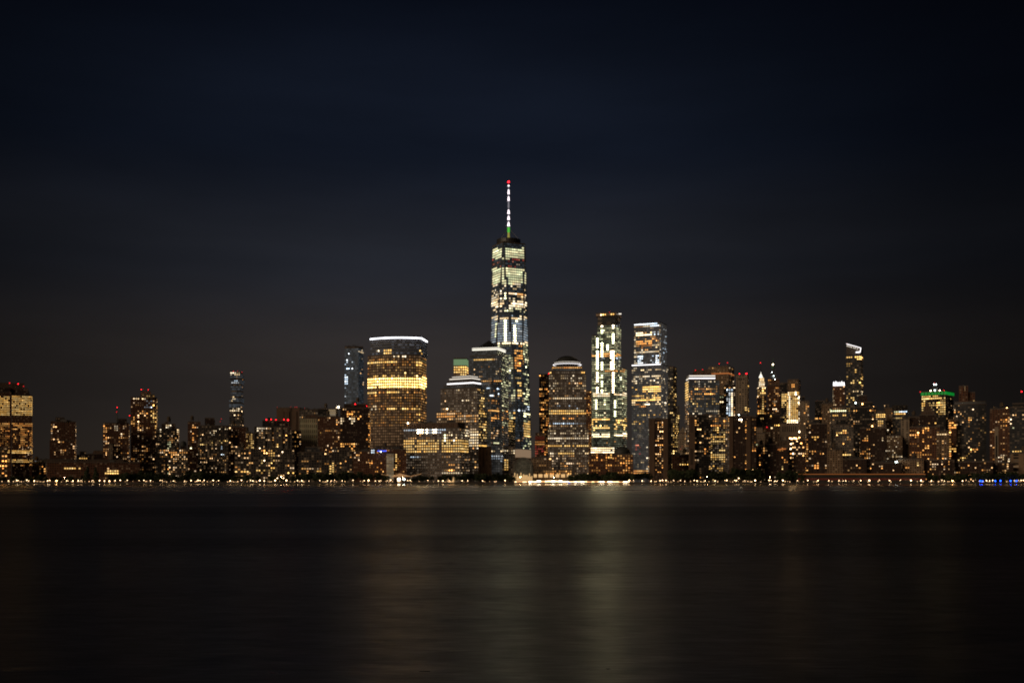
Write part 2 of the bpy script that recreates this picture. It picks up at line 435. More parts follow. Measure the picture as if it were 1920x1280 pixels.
# ================================================================ LEFT THIRD
b = B('office_tower', 'broad brown office tower cut by the left edge, banded with rows of golden windows', 1600)
LL = [(-50,62,741,778,.93,'y',1.2), (-50,62,778,793,.02,'a',.4), (-50,62,793,799,.95,'a',1.0), (-50,62,800,836,.72,'a',.75),
      (-50,62,836,843,.5,'w',.7), (-50,62,843,850,.95,'y',1.7), (-50,62,850,861,.05,'w',.5), (-50,62,861,866,.95,'y',1.0),
      (-50,62,870,874,.85,'a',.7), (19,23,741,880,0,'w',0)]
b.vol(-60, 21, 733, mat='brick', cw=2.9, fh=3.7, lit=LL, L=50, ww=.55, wh=.4)
b.vol(22, 60, 741, mat='brick', cw=2.8, fh=3.7, lit=LL, L=45, ww=.55, wh=.4, dD=-4, part='side_block')
b.vol(25, 57, 728, yb=741, mat='brickd', L=36, dD=0, part='sloping_storey', ts=.72)
b.vol(-58, 20, 724, yb=733, mat='brickd', L=40, dD=3, part='upper_setback', ts=.95)
b.vol(-60, 47, 716, yb=734, mat='slab', L=30, dD=12, part='crown', units=3, ts=.97)
b.vol(56, 59.5, 818, mat='brick', L=40, dD=-8, cw=2.8, fh=3.7, lit=LL, part='corner_bay', ww=.55, wh=.4).red([(18,718),(34,719.5),(44,724)])
b = B('office_building', 'small floodlit building with dazzling orange windows, low at the left edge', 1560)
b.vol(-20, 14, 843, mat='tan', cw=4.4, fh=4.6, lit=[A(.8,'o',2.6)], L=30)
b.vol(-20, 5, 838, yb=843, mat='dark', L=20, dD=5, part='penthouse')
b = B('office_building', 'low dark office block with faint windows right of the broad brown tower', 1620)
b.vol(60, 86, 868, mat='brickd', lit=[A(.08,'w',.7),(74,86,872,888,.6,'o',.6)], L=40, units=2)
b = B('office_building', 'flat roofed dark building seen between the brown tower and the lone left tower', 1900)
b.vol(56, 92, 862, mat='grey', lit=[A(.12,'c',.6)], L=40, units=4)
b = B('apartment_tower', 'lone brown brick apartment tower standing clear against the sky at the left', 1600)
b.vol(95, 142, 790, mat='brick', cw=3.7, fh=3.9, lit=[A(.2,'w',1.0),(98,110,795,880,.34,'w',1.3),(128,142,790,850,.1,'w',.9)], L=30, units=2)
b.vol(104, 121, 783, yb=790, mat='brickd', L=12, dD=6, part='penthouse', cw=4, fh=4, lit=[A(.2,'w',.6)])
b.vol(93, 140, 826, mat='brick', cw=3.7, fh=3.9, lit=[A(.2,'w',.9),(93,112,840,880,.35,'w',1.1)], L=10, dD=-8, part='lower_block')
b = B('school_building', 'long low brick building behind the two dark conifers at the left', 1540)
b.vol(88, 262, 866, mat='brick', cw=4.2, fh=4.6, L=50, units=5,
      lit=[A(.02,'w',.6),(119,151,874,879,.97,'y',1.3),(198,222,882,888,.9,'y',1.5),(60,88,870,890,.5,'o',.8)])
b.vol(88, 232, 861.5, yb=867, mat='slab', L=30, dD=10, part='upper_storey')
b = B('office_building', 'small stepped block with one lit row behind the long low brick building', 1750)
b.vol(144, 168, 853, mat='dark', lit=[(148,164,857,863,.9,'y',.9)], L=25, units=1)
b.vol(149, 162, 847, yb=854, mat='dark', L=14, dD=5, part='penthouse')
b = B('apartment_building', 'dark sloping roofed building left of the tower with the red antenna', 1800)
b.vol(165, 196, 851, mat='brickd', lit=[A(.06,'w',.8)], L=30)
b.vol(172, 196, 845, yb=852, mat='slab', L=20, dD=5, part='penthouse', ts=.7)
b = B('apartment_tower', 'brown brick apartment tower carrying a tall antenna with two red lights', 1590)
b.vol(193, 242, 793, mat='brick', cw=3.6, fh=3.9, lit=[A(.17,'w',.9),(195,204,790,860,.42,'w',1.0),(210,222,795,806,.5,'k',1)], L=30)
b.vol(203, 211, 832, mat='stone', L=8, dD=-5, cw=4, fh=4, part='stair_shaft')
b.vol(221, 238, 785.5, yb=793, mat='brickd', L=14, dD=6, part='penthouse')
b.mast(219, 793, 762, .8, 6).red([(219.5,763.5),(218.5,772)], mast=3)
b = B('apartment_tower', 'tall brick tower with a glowing golden corner column and two red lights on top', 1640)
b.vol(245, 294, 745, mat='brick', cw=3.7, fh=3.9, L=34,
      lit=[A(.2,'w',1.0),(248,272,745,749,.8,'k',2.2),(258,270,770,820,.45,'w',1.3),(283,294,755,805,.7,'y',1.5),(270,284,750,765,.6,'c',.5),(245,252,780,800,.7,'a',1.2),(270,284,845,870,.3,'w',1)])
b.vol(262, 285, 734, yb=745, mat='tan', L=18, dD=6, part='penthouse', ts=.8)
b.vol(270, 290, 740, yb=745, mat='tan', L=12, dD=3, part='roof_terrace', lit=[A(.8,'y',.9)], cw=4,fh=4)
b.red([(265,730),(278,730.5),(243,779)])
b = B('apartment_tower', 'dark stepped apartment tower topped by a water tank', 1580)
b.vol(292, 335, 803, mat='dark', cw=3.7, fh=3.9, L=28, units=2,
      lit=[A(.28,'w',1.0),(296,304,805,818,.7,'k',1.1),(310,330,820,832,.6,'o',.9),(314,322,826,842,.8,'g',.7),(330,335,800,810,.9,'k',1.5),(306,310,830,890,.5,'w',.7),(312,335,860,872,.65,'y',1.3),(314,326,886,893,.8,'g',1.0)])
b.vol(303, 329, 795, yb=803, mat='brickd', L=20, dD=4, part='penthouse', cw=4, fh=4, lit=[(312,320,795,803,.9,'k',2)])
b.tank(Vector((PX(316.5, 1590), 1590)), PZ(795, 1590), 2.8, 6)
b = B('apartment_building', 'low lit block with scattered yellow windows below the water tank tower', 1555)
b.vol(316, 352, 842, mat='modern', cw=3.8, fh=4.0, lit=[A(.42,'w',1.3)], L=26, units=2)
b = B('domed_building', 'small dark round domed roof poking up right of the water tank tower', 1760)
b.vol(338, 350, 836, mat='brickd', cw=3.8, fh=4, lit=[A(.2,'w',.8)], L=12)
m = MB(); m.lathe([(5.2,-1),(5.2,3),(4.6,5.5),(3,7.5),(.05,8.6)], (PX(344,1766),1766,PZ(836,1766)), 14); m.build('dome', M['slate'], b.e, True)
b = B('apartment_building', 'brown brick block with a warm lit window column, left of the dark grid building', 1640)
b.vol(352, 376, 791, mat='brick', cw=3.7, fh=3.9, L=30, units=1, lit=[A(.22,'w',.9),(356,364,793,830,.7,'w',1.1),(352,372,836,843,.8,'g',1.0)])
b = B('office_building', 'dark grid fronted building with rows of square lit windows and a rooftop cabin', 1600)
b.vol(371, 428, 798, mat='modern', cw=3.9, fh=4.0, L=34, units=3,
      lit=[A(.3,'w',1.0),(371,428,800,806,.4,'k',1.1),(371,400,824,834,.85,'y',1.7),(400,428,824,830,.7,'y',1.5),(390,406,806,818,.4,'k',1),(371,428,840,850,.3,'w',.8),(413,420,836,890,.4,'c',.9),(371,428,855,885,.36,'w',1.1)])
b.vol(384, 402, 784, yb=798, mat='brickd', L=16, dD=8, part='penthouse')
b.red([(415,785),(413,790)], .7, 'redsoft', 12)
# Jenga-like tower
b = B('residential_skyscraper', 'slim tower of unevenly stacked glass floors with three red lights on top', 2150)
rj = random.Random(3); y = 697.
yy = [697,705,712]; 
k = 0
levels = []
while y < 806:
    h = rj.choice((3.2, 3.6, 4.2)) if y < 775 else 6
    levels.append((y, h)); y += h
for i, (y, h) in enumerate(levels):
    o1 = rj.uniform(-1.6, 1.6) + (2.2 if y < 740 else 0); o2 = rj.uniform(-1.4, 2.2)
    if 703 < y < 712: o1 = 1; o2 = 3
    if y < 703: o1 = 1; o2 = 0
    lt = [A(.1,'w',.8)]
    if y < 703: lt = [(430,450,0,999,.75,'k',1.5)]
    if 709 < y < 716: lt = [(430,447,0,999,.9,'c',.5)]
    if 742 < y < 752: lt = [(434,441,0,999,.9,'k',1.2)]
    if 764 < y < 772: lt = [A(.8,'k',1.3)]
    if 773 < y < 780: lt = [A(.6,'w',1.2)]
    if 786 < y < 795: lt = [A(.7,'w',1.1)]
    b.vol(430.5 + o1, 450 + o1 * .3 + o2, y, yb=y + h - .7, xs=455.5 + o2, L=26, dD=rj.uniform(-1.5, 1.5), mat='bluegl' if y < 765 and i % 3 else 'darkgl', cw=3.6, fh=3.6,
          lit=lt, part='floor_block', roof=False, occ=(i % 4 == 0))
    m = MB(); pl = b.poly; c0 = sum(pl, Vector((0,0))) / len(pl)
    out = scale_poly(pl, 1.05); n = len(out)
    m.add([(*p, b.z1 - .1) for p in out] + [(*p, b.z1 + .35) for p in out], [tuple(range(n))[::-1], tuple(range(n, 2*n))] + [(i_, (i_+1) % n, n+(i_+1) % n, n+i_) for i_ in range(n)])
    m.build('balcony_slab', M['concrete'], b.e)
b.red([(437.5,696.2),(445.5,695.6),(453.5,697.2)], 1.0, mast=4)
b = B('apartment_building', 'brown block with a thick flat roof standing below the stacked glass tower', 1620)
b.vol(417, 461, 800, mat='brick', cw=3.7, fh=3.9, L=30, units=2, lit=[A(.14,'w',.8),(424,430,803,808,.9,'k',1.2)])
b = B('apartment_building', 'pale yellow lit block squeezed between the brown block and the white framed building', 1700)
b.vol(456, 476, 812, mat='tan', cw=3.4, fh=3.8, L=25, units=1, lit=[A(.7,'y',1.0)])
b = B('apartment_tower', 'white framed building with a row of five red lights along its dark penthouse', 1640)
b.vol(477, 547, 800.5, mat='grey', cw=4.1, fh=4.3, L=34, lit=[A(.22,'w',1.0),(480,496,802,808,.85,'k',1.1),(518,528,805,850,.6,'y',1.3),(503,508,800,850,.5,'w',1)])
for x in (478, 497, 509, 529, 540):
    xx = PX(x, 1640); m = MB(); yb_ = 1639.2 if x < 545 else 1639.5
    a0 = b.poly[0]; a1 = b.poly[1]; t = (x - 477) / 70; p = a0.lerp(a1, t)
    m.box(p.x - .9, p.x + .9, p.y - 1.4, p.y + .2, LAND, b.z1 + .4); m.build('frame_pier', M['concrete'], b.e)
b.vol(492, 540, 788.5, yb=800.5, mat='dark', L=20, dD=5, part='penthouse', cw=5, fh=5)
b.vol(502, 508, 782.5, yb=789, mat='dark', L=6, dD=8, part='lift_housing', roof=False)
b.red([(499.5,786.5),(508.5,786),(517.5,786.5),(532.5,786.2),(540,787)], 1.5, mast=4)
b = B('windowless_tower', 'massive windowless brown slab tower with faint red lights along its roof', 2000)
b.vol(518.5, 562, 764.5, xs=573, L=50, mat='slab', cw=9, fh=60)
for x in (528, 538, 552):
    t = (x - 518.5) / 43.5; p = b.poly[0].lerp(b.poly[1], t); m = MB(); m.box(p.x - 4.5, p.x + 4.5, p.y - 1.5, p.y + .5, LAND, PZ(771, 2000)); m.build('shaft_rib', M['slab'], b.e)
b.red([(519.5,763.5),(545,763),(553,762.8),(556.5,763.2),(571,765)], .8, 'redsoft', 4)
b = B('apartment_building', 'narrow dark apartment strip with glowing orange windows beside the windowless slab', 1660)
b.vol(547, 565, 808, mat='brickd', cw=3.6, fh=4, L=24, lit=[A(.35,'w',1.2),(553,562,808,840,.7,'a',1.5)])
b = B('university_building', 'cream lit facade with a staggered pattern of dark slots', 1700)
b.vol(562.5, 595, 784, mat='cream', cw=4.1, fh=10.5, L=30, lit=[(566,576,815,820,.5,'o',.5)])
b.vol(573, 597, 778, yb=785, mat='slab', L=20, dD=6, part='penthouse')
b = B('office_building', 'dark flat topped building behind the cream slotted facade', 1850)
b.vol(561, 600, 768, mat='grey', cw=4, fh=4, L=30, lit=[A(.05,'w',.6)], units=3)
b = B('office_tower', 'dark tower with a lit louvred rooftop box and a dazzling lamp at its corner', 1760)
b.vol(596, 634, 766.5, mat='dark', cw=3.8, fh=4, L=34, units=1,
      lit=[A(.16,'w',.9),(595,605,808,828,.85,'y',1.6),(612,624,795,812,.4,'w',1.3),(610,624,830,838,.6,'w',1.2)])
b.vol(616, 630, 767, yb=779, mat='tan', L=8, dD=-2, part='louvre_box', cw=20, fh=1.9, lit=[A(1,'k',.35)], ww=.9)
b.flood([(634.5,763)], 2.2).flood([(631,764)], .7, 'lamp')
b = B('apartment_building', 'mid rise block with scattered lit rooms directly left of the brown balcony tower', 1640)
b.vol(596, 640, 781, mat='brick', cw=3.8, fh=4, L=30, units=3, lit=[A(.26,'w',1.1),(600,606,790,830,.4,'y',1.4)])
b = B('apartment_tower', 'brown tower with lit wraparound balconies and three red roof lights', 1600)
b.vol(638, 694, 765, mat='brickd', cw=3.9, fh=4.0, L=34,
      lit=[A(.16,'w',.9),(650,672,770,784,.65,'o',1.0),(640,665,784,794,.75,'k',1.3),(640,668,831,838,.85,'a',1.7),(683,694,790,830,.5,'a',1.3),(657,668,840,862,.7,'a',1.5),(640,655,862,877,.5,'w',1.3)])
b.vol(645, 690, 757.5, yb=765, mat='brickd', L=22, dD=4, part='penthouse', units=2)
b.red([(654,757.5),(666,757.3),(687.5,761)], 1.3, mast=3)
b = B('residential_skyscraper', 'pale blue glass tower with a line of cool lights down its left edge', 2100)
b.vol(646, 672, 653, xs=682, L=30, mat='bluegl', cw=3.4, fh=4.0,
      lit=[(646,667,660,668,.35,'c',1.0),(646,661,668,700,.35,'c',1.3),(647,651,700,722,.95,'c',1.8),(646,650,722,760,.6,'c',1.5),(672,682,655,662,.7,'k',1.2),(673,678,715,735,.8,'w',1.0),(672,682,662,770,.08,'w',.8)])
b.vol(646.5, 681, 649.5, yb=653, mat='darkgl', L=20, dD=4, part='crown', roof=True, units=3)
m = MB(); m.bar((PX(663,2104),2104,PZ(650,2104)),(PX(662,2104),2104,PZ(646,2104)),.4); m.bar((PX(660,2104),2104,PZ(647,2104)),(PX(667,2104),2104,PZ(646.5,2104)),.3); m.build('roof_crane', M['steel'], b.e)
# front row left
b = B('apartment_building', 'blue grey panelled waterfront block below the stacked glass tower', 1548)
b.vol(440, 478, 843, mat='modern', cw=4.2, fh=4.3, L=24, units=2, lit=[A(.35,'w',1.1),(440,478,880,886,.7,'y',1.6)])
b = B('apartment_building', 'waterfront block under the five red lights with a floodlit roof terrace', 1546)
b.vol(466, 552, 842, mat='modern', cw=4.2, fh=4.3, L=22, units=4, lit=[A(.24,'w',1.0),(480,540,842,848,.75,'w',1.1),(484,494,855,870,.8,'y',1.7),(506,514,840,888,.75,'y',1.5),(466,552,880,888,.55,'y',1.5)])
b.flood([(487,840),(529.5,847)], 1.0, 'lamp')
b = B('apartment_building', 'waterfront residence with pairs of orange windows, below the cream slotted facade', 1544)
b.vol(560, 622, 848, mat='modern', cw=4.0, fh=4.3, L=24, units=3, lit=[A(.2,'w',1.0),(564,578,860,868,.9,'o',1.5),(594,606,856,874,.85,'a',1.5),(564,576,876,880,.9,'a',1.3),(594,604,880,886,.9,'y',1.2),(617,622,870,892,.9,'y',1.7)])
b.vol(572, 600, 838, yb=848, mat='darkgl', L=12, dD=5, part='penthouse')
b = B('apartment_building', 'narrow waterfront block with dim glassy bays, front of the brown balcony tower', 1545)
b.vol(622, 660, 843, mat='modern', cw=4.0, fh=4.2, L=24, units=2, lit=[A(.16,'w',.9),(636,642,862,876,.8,'a',1.5),(618,626,866,892,.7,'y',1.6)])
b = B('apartment_building', 'slim pale waterfront block beside the blue lit roof sign', 1550)
b.vol(660, 693, 846, mat='brick', cw=3.9, fh=4.2, L=24, units=2, lit=[A(.26,'w',1.1)])
b = B('apartment_building', 'low brown block with a row of blue neon lights and a pale lit stair tower', 1540)
b.vol(692, 762, 842, mat='brick', cw=4.0, fh=4.3, L=26, units=4, lit=[A(.16,'a',1.2),(740,746,850,880,.75,'y',1.4),(695,703,843,850,.9,'c',1.5)])
b.vol(724.5, 738.5, 850, mat='stone', L=3, dD=-3, part='stair_tower', cw=4.6, fh=2.3, ww=.9, lit=[A(1,'k',.2)], roof=False)
m = MB()
for x in (709,711.5,714,716,718.5,721,723.5): m.ball((PX(x,1537),1537,PZ(845,1537)), .7)
m.build('blue_lights', G['blue'], b.e)
bulb(b.e, 714, 846.5, 1536, .7, 'lampc', 'floodlight', 2)
b.vol(704, 757, 838, yb=843, mat='dark', L=14, dD=6, part='penthouse')
# ================================================================ CURVED TOWER
b = B('curved_office_tower', 'broad curved office tower crowned by a brilliant white line of light', 1760)
CUR = [(-50,1970,728,800,.75,'a',.3),(-50,1970,672,703,.85,'a',.42),(-50,1970,640,655,0,'a',0),
  (697,716,655,662,.6,'k',.45),(721,736,655,667,1,'y',2.0),(735,762,667,673,.75,'k',1.1),(754,761,667,673,1,'k',3),(784,792,655,668,.6,'y',1.1),
  (690,747,676.5,683,.97,'y',1.7),(781,792,678,685,.95,'y',1.6),(697,780,684,702,.5,'y',.42),
  (686,802,703,707,.6,'y',1.6),(686,802,706.5,728.5,.99,'y',5),(689,707,732,738,.97,'y',1.8),(726,748,732,738,.9,'y',1.6),(748,802,732,738,.6,'a',.8),
  (697,705,760,768,.8,'k',1.2),(724,741,761.5,768,.98,'y',2.0),(741,753,762,768,.6,'y',.9),(753,768,761.5,768,.98,'y',2.0),(770,792,763,768,.8,'y',1.0),
  (786,790,772,788,.8,'y',1.6),(788,800,700,800,.5,'a',.7),(788,800,706.5,728.5,1,'y',4)]
b.vol(689.5, 788, 668, mat='gold', xs=799.5, L=45, curve=13, n=25, cw=4.0, fh=5.1, lit=CUR, bs=1.015, wh=.5)
b.vol(694.5, 790, 636, yb=668, mat='goldtop', xs=800.5, L=44, curve=13, n=24, cw=4.0, fh=5.1, lit=CUR, part='upper_storeys', wh=.5)
b.strip(635.8, 2.0, 'strip', list(range(0, 25)), True, out=1.0)
b.vol(697, 790, 820, xs=798, L=45, curve=13, n=24, mat='goldtop', cw=4, fh=3, part='mechanical_floors', dD=-1.5, roof=False, lit=[(690,802,821,829,.85,'o',.7),(717,756,828,841,.9,'o',1.1),(717,756,838,841,.9,'y',1.1)])
b = B('office_building', 'lower podium block with orange lit floors at the foot of the curved tower', 1700)
b.vol(692, 760, 842, mat='gold', L=30, cw=4, fh=4, lit=[(717,745,842,850,.7,'o',.8)], units=2)
# ================================================================ FINANCIAL CENTRE
b = B('office_building', 'wide low office block with five full rows of bright windows and a set back roof', 1580)
W3 = [A(.05,'w',.5),(757,838,805,811,.93,'c',.7),(782,792,804,812,.97,'k',15),(799,804,804,812,.97,'k',14),(812,820,804,812,1,'k',9),
      (757,835,816,823,.85,'w',1.1),(757,878,823,848,.95,'y',1.25),(823,827,816,848,0,'w',0),(757,820,850,860,.3,'c',.6),(827,880,806,825,.7,'k',1.3),(832,838,815,835,.9,'g',5),(848,853,822,830,.9,'k',6),
      (826,880,855,895,.35,'w',.7),(826,878,885,890,.85,'k',1.0),(826,880,878,883,.6,'w',.7)]
b.vol(756.5, 862, 804, xs=880, L=40, mat='wfc', cw=4.6, fh=5.0, lit=W3, ww=.55, wh=.45)
b.vol(768, 858, 794, yb=804, xs=872, L=28, mat='slab', dD=8, part='set_back_roof', units=3)
b.flood([(765,793)], 1.6)
b = B('office_tower', 'granite tower with a stepped crown edged in double lines of white light', 1640)
S3 = [A(.4,'w',.75),(836,897,730,768,.35,'k',.8),(843,880,737,766,.5,'k',1.0),(897,922,728,775,.75,'y',1.0),(818,897,775,805,.8,'w',.95),(897,922,775,836,.55,'y',1.2),(897,922,833,838,1,'y',1.8),(897,922,838,900,0,'w',0),(878,898,805,840,.9,'k',1.4),(878,884,822,835,.9,'k',2.2),(878,922,845,890,.3,'w',.8)]
b.vol(818.5, 897.5, 773.5, xs=921, L=44, mat='wfc', cw=4.3, fh=5.0, lit=S3)
b.vol(826, 895, 730, yb=773.5, xs=915, L=38, dD=4, mat='wfc', cw=4.1, fh=4.9, lit=S3, part='middle_tier')
b.vol(832, 891, 724, yb=730, xs=909, L=32, dD=7, mat='wfcblue', part='neck')
for (a, c, e, yt, yb_, L, dd) in ((838.5,887,906,716,724,28,9),(843,884,900,710,716,24,11),(848,881,896,706,710,20,13)):
    b.vol(a, c, yt, yb=yb_, xs=e, L=L, dD=dd, mat='wfcblue', part='crown_step', cw=2.2, fh=3, occ=True)
    b.strip(yt + (4 if yt == 716 else 1.2), {716: 2.0, 710: 1.3, 706: .8}[yt], 'white' if yt == 716 else 'wstrip', [0, 1])
b = B('office_tower', 'slender tower with a pale green glass top behind the stepped granite tower', 1900)
b.vol(850.5, 875, 686, xs=878, L=24, mat='gold', cw=4.3, fh=4.6, lit=[(850,878,686,702,.9,'y',1.7),A(0)] if False else [(850,878,686,702,.95,'y',1.7)])
b.vol(850.5, 875, 672, yb=686, xs=878, L=24, mat='green', part='glass_crown', cw=7, fh=14, ww=.92, wh=.9, lit=[A(1,'g',.01)] if False else (), dD=.5)
strip(b.e, b.poly, [0, 1], PZ(679.5, b.Dl), 12 * b.k, 'mist', 'glowing_glass', .3)
b = B('office_tower', 'blue grey office tower under a dark pyramid roof with a white lit eave', 1660)
PY = [A(.12,'w',.6),(888,925,671.5,676,.95,'y',1.3),(882,940,711,717,.92,'a',1.2),(929,937,695,712,.6,'k',.9),(917,940,738,741.5,.9,'c',2.2),(895,940,726,731,.5,'c',.8),(915,940,750,790,.4,'a',.9),(915,940,768,773,.9,'a',1.3),(915,940,783,788,.9,'a',1.4),(940,955,670,800,.65,'g',.6),(940,958,770,790,.6,'a',1.2),
      (921,940,830,850,.85,'g',1.2),(915,940,800,830,.4,'w',.7),(921,945,850,858,.9,'k',2)]
b.vol(881, 939.5, 668, xs=953.5, L=48, mat='wfcblue', cw=3.6, fh=4.5, lit=PY)
b.vol(885.5, 933, 656.5, yb=668, xs=947.5, L=40, dD=4, mat='wfcblue', part='crown', cw=3, fh=3)
b.strip(656.2, 2.0, 'crownw', [0, 1], True)
b.strip(653.2, 1.0, 'crownw', [0, 1], True, .9)
b.vol(887, 931.5, 636, yb=656, xs=946.5, L=39, dD=5, mat='blackroof', ts=.001, part='pyramid_roof', roof=False, occ=False, cw=60, fh=60)
b.vol(881, 921, 718, xs=942, L=30, dD=-6, mat='wfcblue', cw=3.6, fh=4.6, lit=PY, part='shoulder_block')
b = B('office_building', 'lower granite block with a blue white lit foyer between the two crowned towers', 1600)
b.vol(897, 922, 838, mat='slab', L=34, cw=5, fh=5, units=1)
b.vol(920, 942, 834, mat='wfcblue', L=34, dD=6, cw=4.0, fh=4.6, part='glass_wing', lit=[(920,943,834,850,.8,'k',1.4),(920,943,850,862,.6,'c',2.0),(930,943,862,866,.8,'c',.7)])
b = B('office_building', 'dark lower block with mixed lit floors left of the arched glass hall', 1620)
b.vol(941, 966, 838, mat='grey', L=34, cw=4.2, fh=4.4, lit=[(941,966,844,856,.8,'k',1.4),(944,952,858,880,.95,'y',1.1)])
b = B('office_tower', 'dark narrow tower with reflected lights, before the foot of the spired skyscraper', 1700)
b.vol(939, 952, 786, xs=966, L=30, mat='dark', cw=3.9, fh=4.4, lit=[(939,950,786,800,.7,'a',1.1),(951,968,770,808,.75,'y',1.1)])
# ================================================================ SPIRED SKYSCRAPER
D1 = 1980; cx = PX(957, D1); kk = D1 / F
e1 = empty('spired_skyscraper', (cx, D1, LAND), 'tallest skyscraper, tapering glass facets under a white lit mast with a red tip', 'skyscraper')
zb = PZ(843, D1); zt = PZ(461, D1)
base = [Vector((cx + 43.5 * math.cos(a), D1 + 43.5 * math.sin(a))) for a in [math.radians(-153.5 + 90 * i) for i in range(4)]]
cxt = PX(953.6, D1)
tp = [Vector((cxt + 31.8 * math.cos(a), D1 + 31.8 * math.sin(a))) for a in [math.radians(-108.5 + 90 * i) for i in range(4)]]
OW = [(-50,1970,461,466,0,'g',0),(-50,1970,465,485.5,1,'g',.95),(-50,1970,486,501,.6,'r',.3),(955,985,492,499,.3,'k',.6),(-50,1970,502,532,1,'g',1.05),(-50,1970,532,594,.66,'k',1.0),
      (-50,1970,538,552,.55,'k',1.7),(948,985,549,557,.85,'w',1.7),(-50,1970,565,576,.9,'k',1.8),(945,985,578,586,.5,'g',1.6),(-50,1970,585,593,.1,'c',.5),(-50,1970,593,599,.95,'k',1.3),
      (-50,1970,599,642,.97,'c',.3),(929,933,604,642,.9,'g',1.6),(946.5,950.5,600,642,.97,'g',9),(964.5,969,600,642,.97,'g',9),(946,952,540,575,.6,'g',5),(963,968,545,570,.5,'k',5),
      (926,990,641,645,.9,'k',2.5),(-50,1970,645,843,.5,'y',1.1),(918,962,645,790,.8,'g',.6),(980,1000,645,843,.5,'g',.75),(940,968,690,770,.6,'g',1.0),(966,981,645,700,.75,'a',1.2),(966,980,700,742,.75,'y',1.8),(967,982,742,835,.12,'w',.6),
      (982,1000,773,780,.98,'g',2.4),(982,1000,790,820,.92,'y',.8),(946,965,790,806,.9,'y',1.3),(940,1000,760,772,.5,'c',1.2)]
vsf = []
fhm = 4.6 * kk; cwm = 4.3 * kk
def tri(A_, B_, C_, E_, mat):
    pass
# eight tall triangles: base edge faces narrow upwards, roof edge faces narrow downwards
for i in range(4):
    b0, b1 = base[i], base[(i + 1) % 4]; t0, t1 = tp[i], tp[(i + 1) % 4]
    for kind in (0, 1):
        if kind == 0: A_, B_, C_, E_ = Vector((*b0, zb)), Vector((*b1, zb)), Vector((*t0, zt)), Vector((*t0, zt))
        else: A_, B_, C_, E_ = Vector((*b1, zb)), Vector((*b1, zb)), Vector((*t1, zt)), Vector((*t0, zt))
        d = ((B_ - A_) if kind == 0 else (C_ - E_)).normalized()
        nr = d.cross(E_ - A_).normalized()
        pts = [A_, B_, C_] if kind == 0 else [A_, C_, E_]
        uv = [[((p - A_).dot(d) / cwm + i * 31, (zt - p.z) / fhm) for p in pts]]
        mesh_obj('glass_facet', pts, [(0, 1, 2)], M['owtc'], e1, uvs=uv)
        if nr.dot(CAMP - A_) > 0: PENDING.append((e1, A_, B_, C_, E_, d, nr, cwm, fhm, OW, D1, .84, .56, .25, True))
        # steel corner edge
for i in range(4):
    b0, b1 = base[i], base[(i + 1) % 4]; t0, t1 = tp[i], tp[(i + 1) % 4]
    for p, q in ((b0, t0), (b1, t0)):
        m = MB(); m.bar(Vector((*p, zb)), Vector((*q, zt)), .45); m.build('steel_edge', M['concrete'], e1)
roof_parts(e1, tp, zt, rim=2)
# lit podium
pod = [Vector((cx + (p.x - cx) * .97, D1 + (p.y - D1) * .97)) for p in base]
wall_mesh('podium', M['tan'], e1, pod, pod, LAND, zb, 2.2, 2.2, (), D1)
strip(e1, pod, [0, 1] , PZ(849.5, D1 - 35), 15 * kk, 'peach', 'podium_screen', .8)
# communication ring + mast
mb = MB(); zr = zt + 2
mb.lathe([(22, 0), (22, 9), (21, 9), (21, 0)], (cxt, D1, zr - .5), 28); mb.build('communication_ring', M['steel'], e1)
for zz in (2, 5, 8):
    m = MB(); m.lathe([(22.3, zz), (22.3, zz + .5), (21.8, zz + .5)], (cxt, D1, zr), 28); m.build('ring_rail', M['concrete'], e1)
ztop = PZ(343, D1); z0m = zr
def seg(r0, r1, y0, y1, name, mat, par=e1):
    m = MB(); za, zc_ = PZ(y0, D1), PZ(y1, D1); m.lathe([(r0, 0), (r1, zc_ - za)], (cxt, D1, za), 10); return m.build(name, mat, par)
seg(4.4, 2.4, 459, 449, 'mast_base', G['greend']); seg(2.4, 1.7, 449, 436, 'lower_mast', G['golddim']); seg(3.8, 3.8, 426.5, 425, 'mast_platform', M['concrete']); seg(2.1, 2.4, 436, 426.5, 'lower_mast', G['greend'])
ys = [424, 412, 401, 389, 376.5, 364, 351]
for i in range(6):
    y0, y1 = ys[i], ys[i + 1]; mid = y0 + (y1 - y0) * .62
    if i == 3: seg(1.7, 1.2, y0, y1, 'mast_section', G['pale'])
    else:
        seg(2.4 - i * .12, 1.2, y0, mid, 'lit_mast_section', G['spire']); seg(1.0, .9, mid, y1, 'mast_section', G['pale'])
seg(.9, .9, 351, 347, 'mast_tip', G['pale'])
m = MB(); m.ball((cxt, D1, PZ(348.5, D1)), 1.7); m.build('floodlight', G['white'], e1)
m = MB(); m.bar((cxt, D1, PZ(347, D1)), (cxt, D1, PZ(342, D1)), .4); tipm = m.build('beacon', M['steel'], e1)
m = MB(); m.ball((cxt, D1, PZ(341.3, D1)), 2.0); m.build('lamp_glass', G['red'], tipm)
for sx in (-1, 1):
    for yb_ in (0, 1):
        m = MB(); m.bar((cxt, D1, PZ(428, D1)), (cxt + sx * 19, D1 - 9 + yb_ * 18, zr + 8), .18); m.build('guy_wire', M['steel'], e1)
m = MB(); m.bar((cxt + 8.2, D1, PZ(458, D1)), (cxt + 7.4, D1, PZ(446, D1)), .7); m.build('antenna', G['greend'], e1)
VOLS.append((930, 985, 470, D1, 0)); VOLS.append((925, 993, 700, D1, 0))
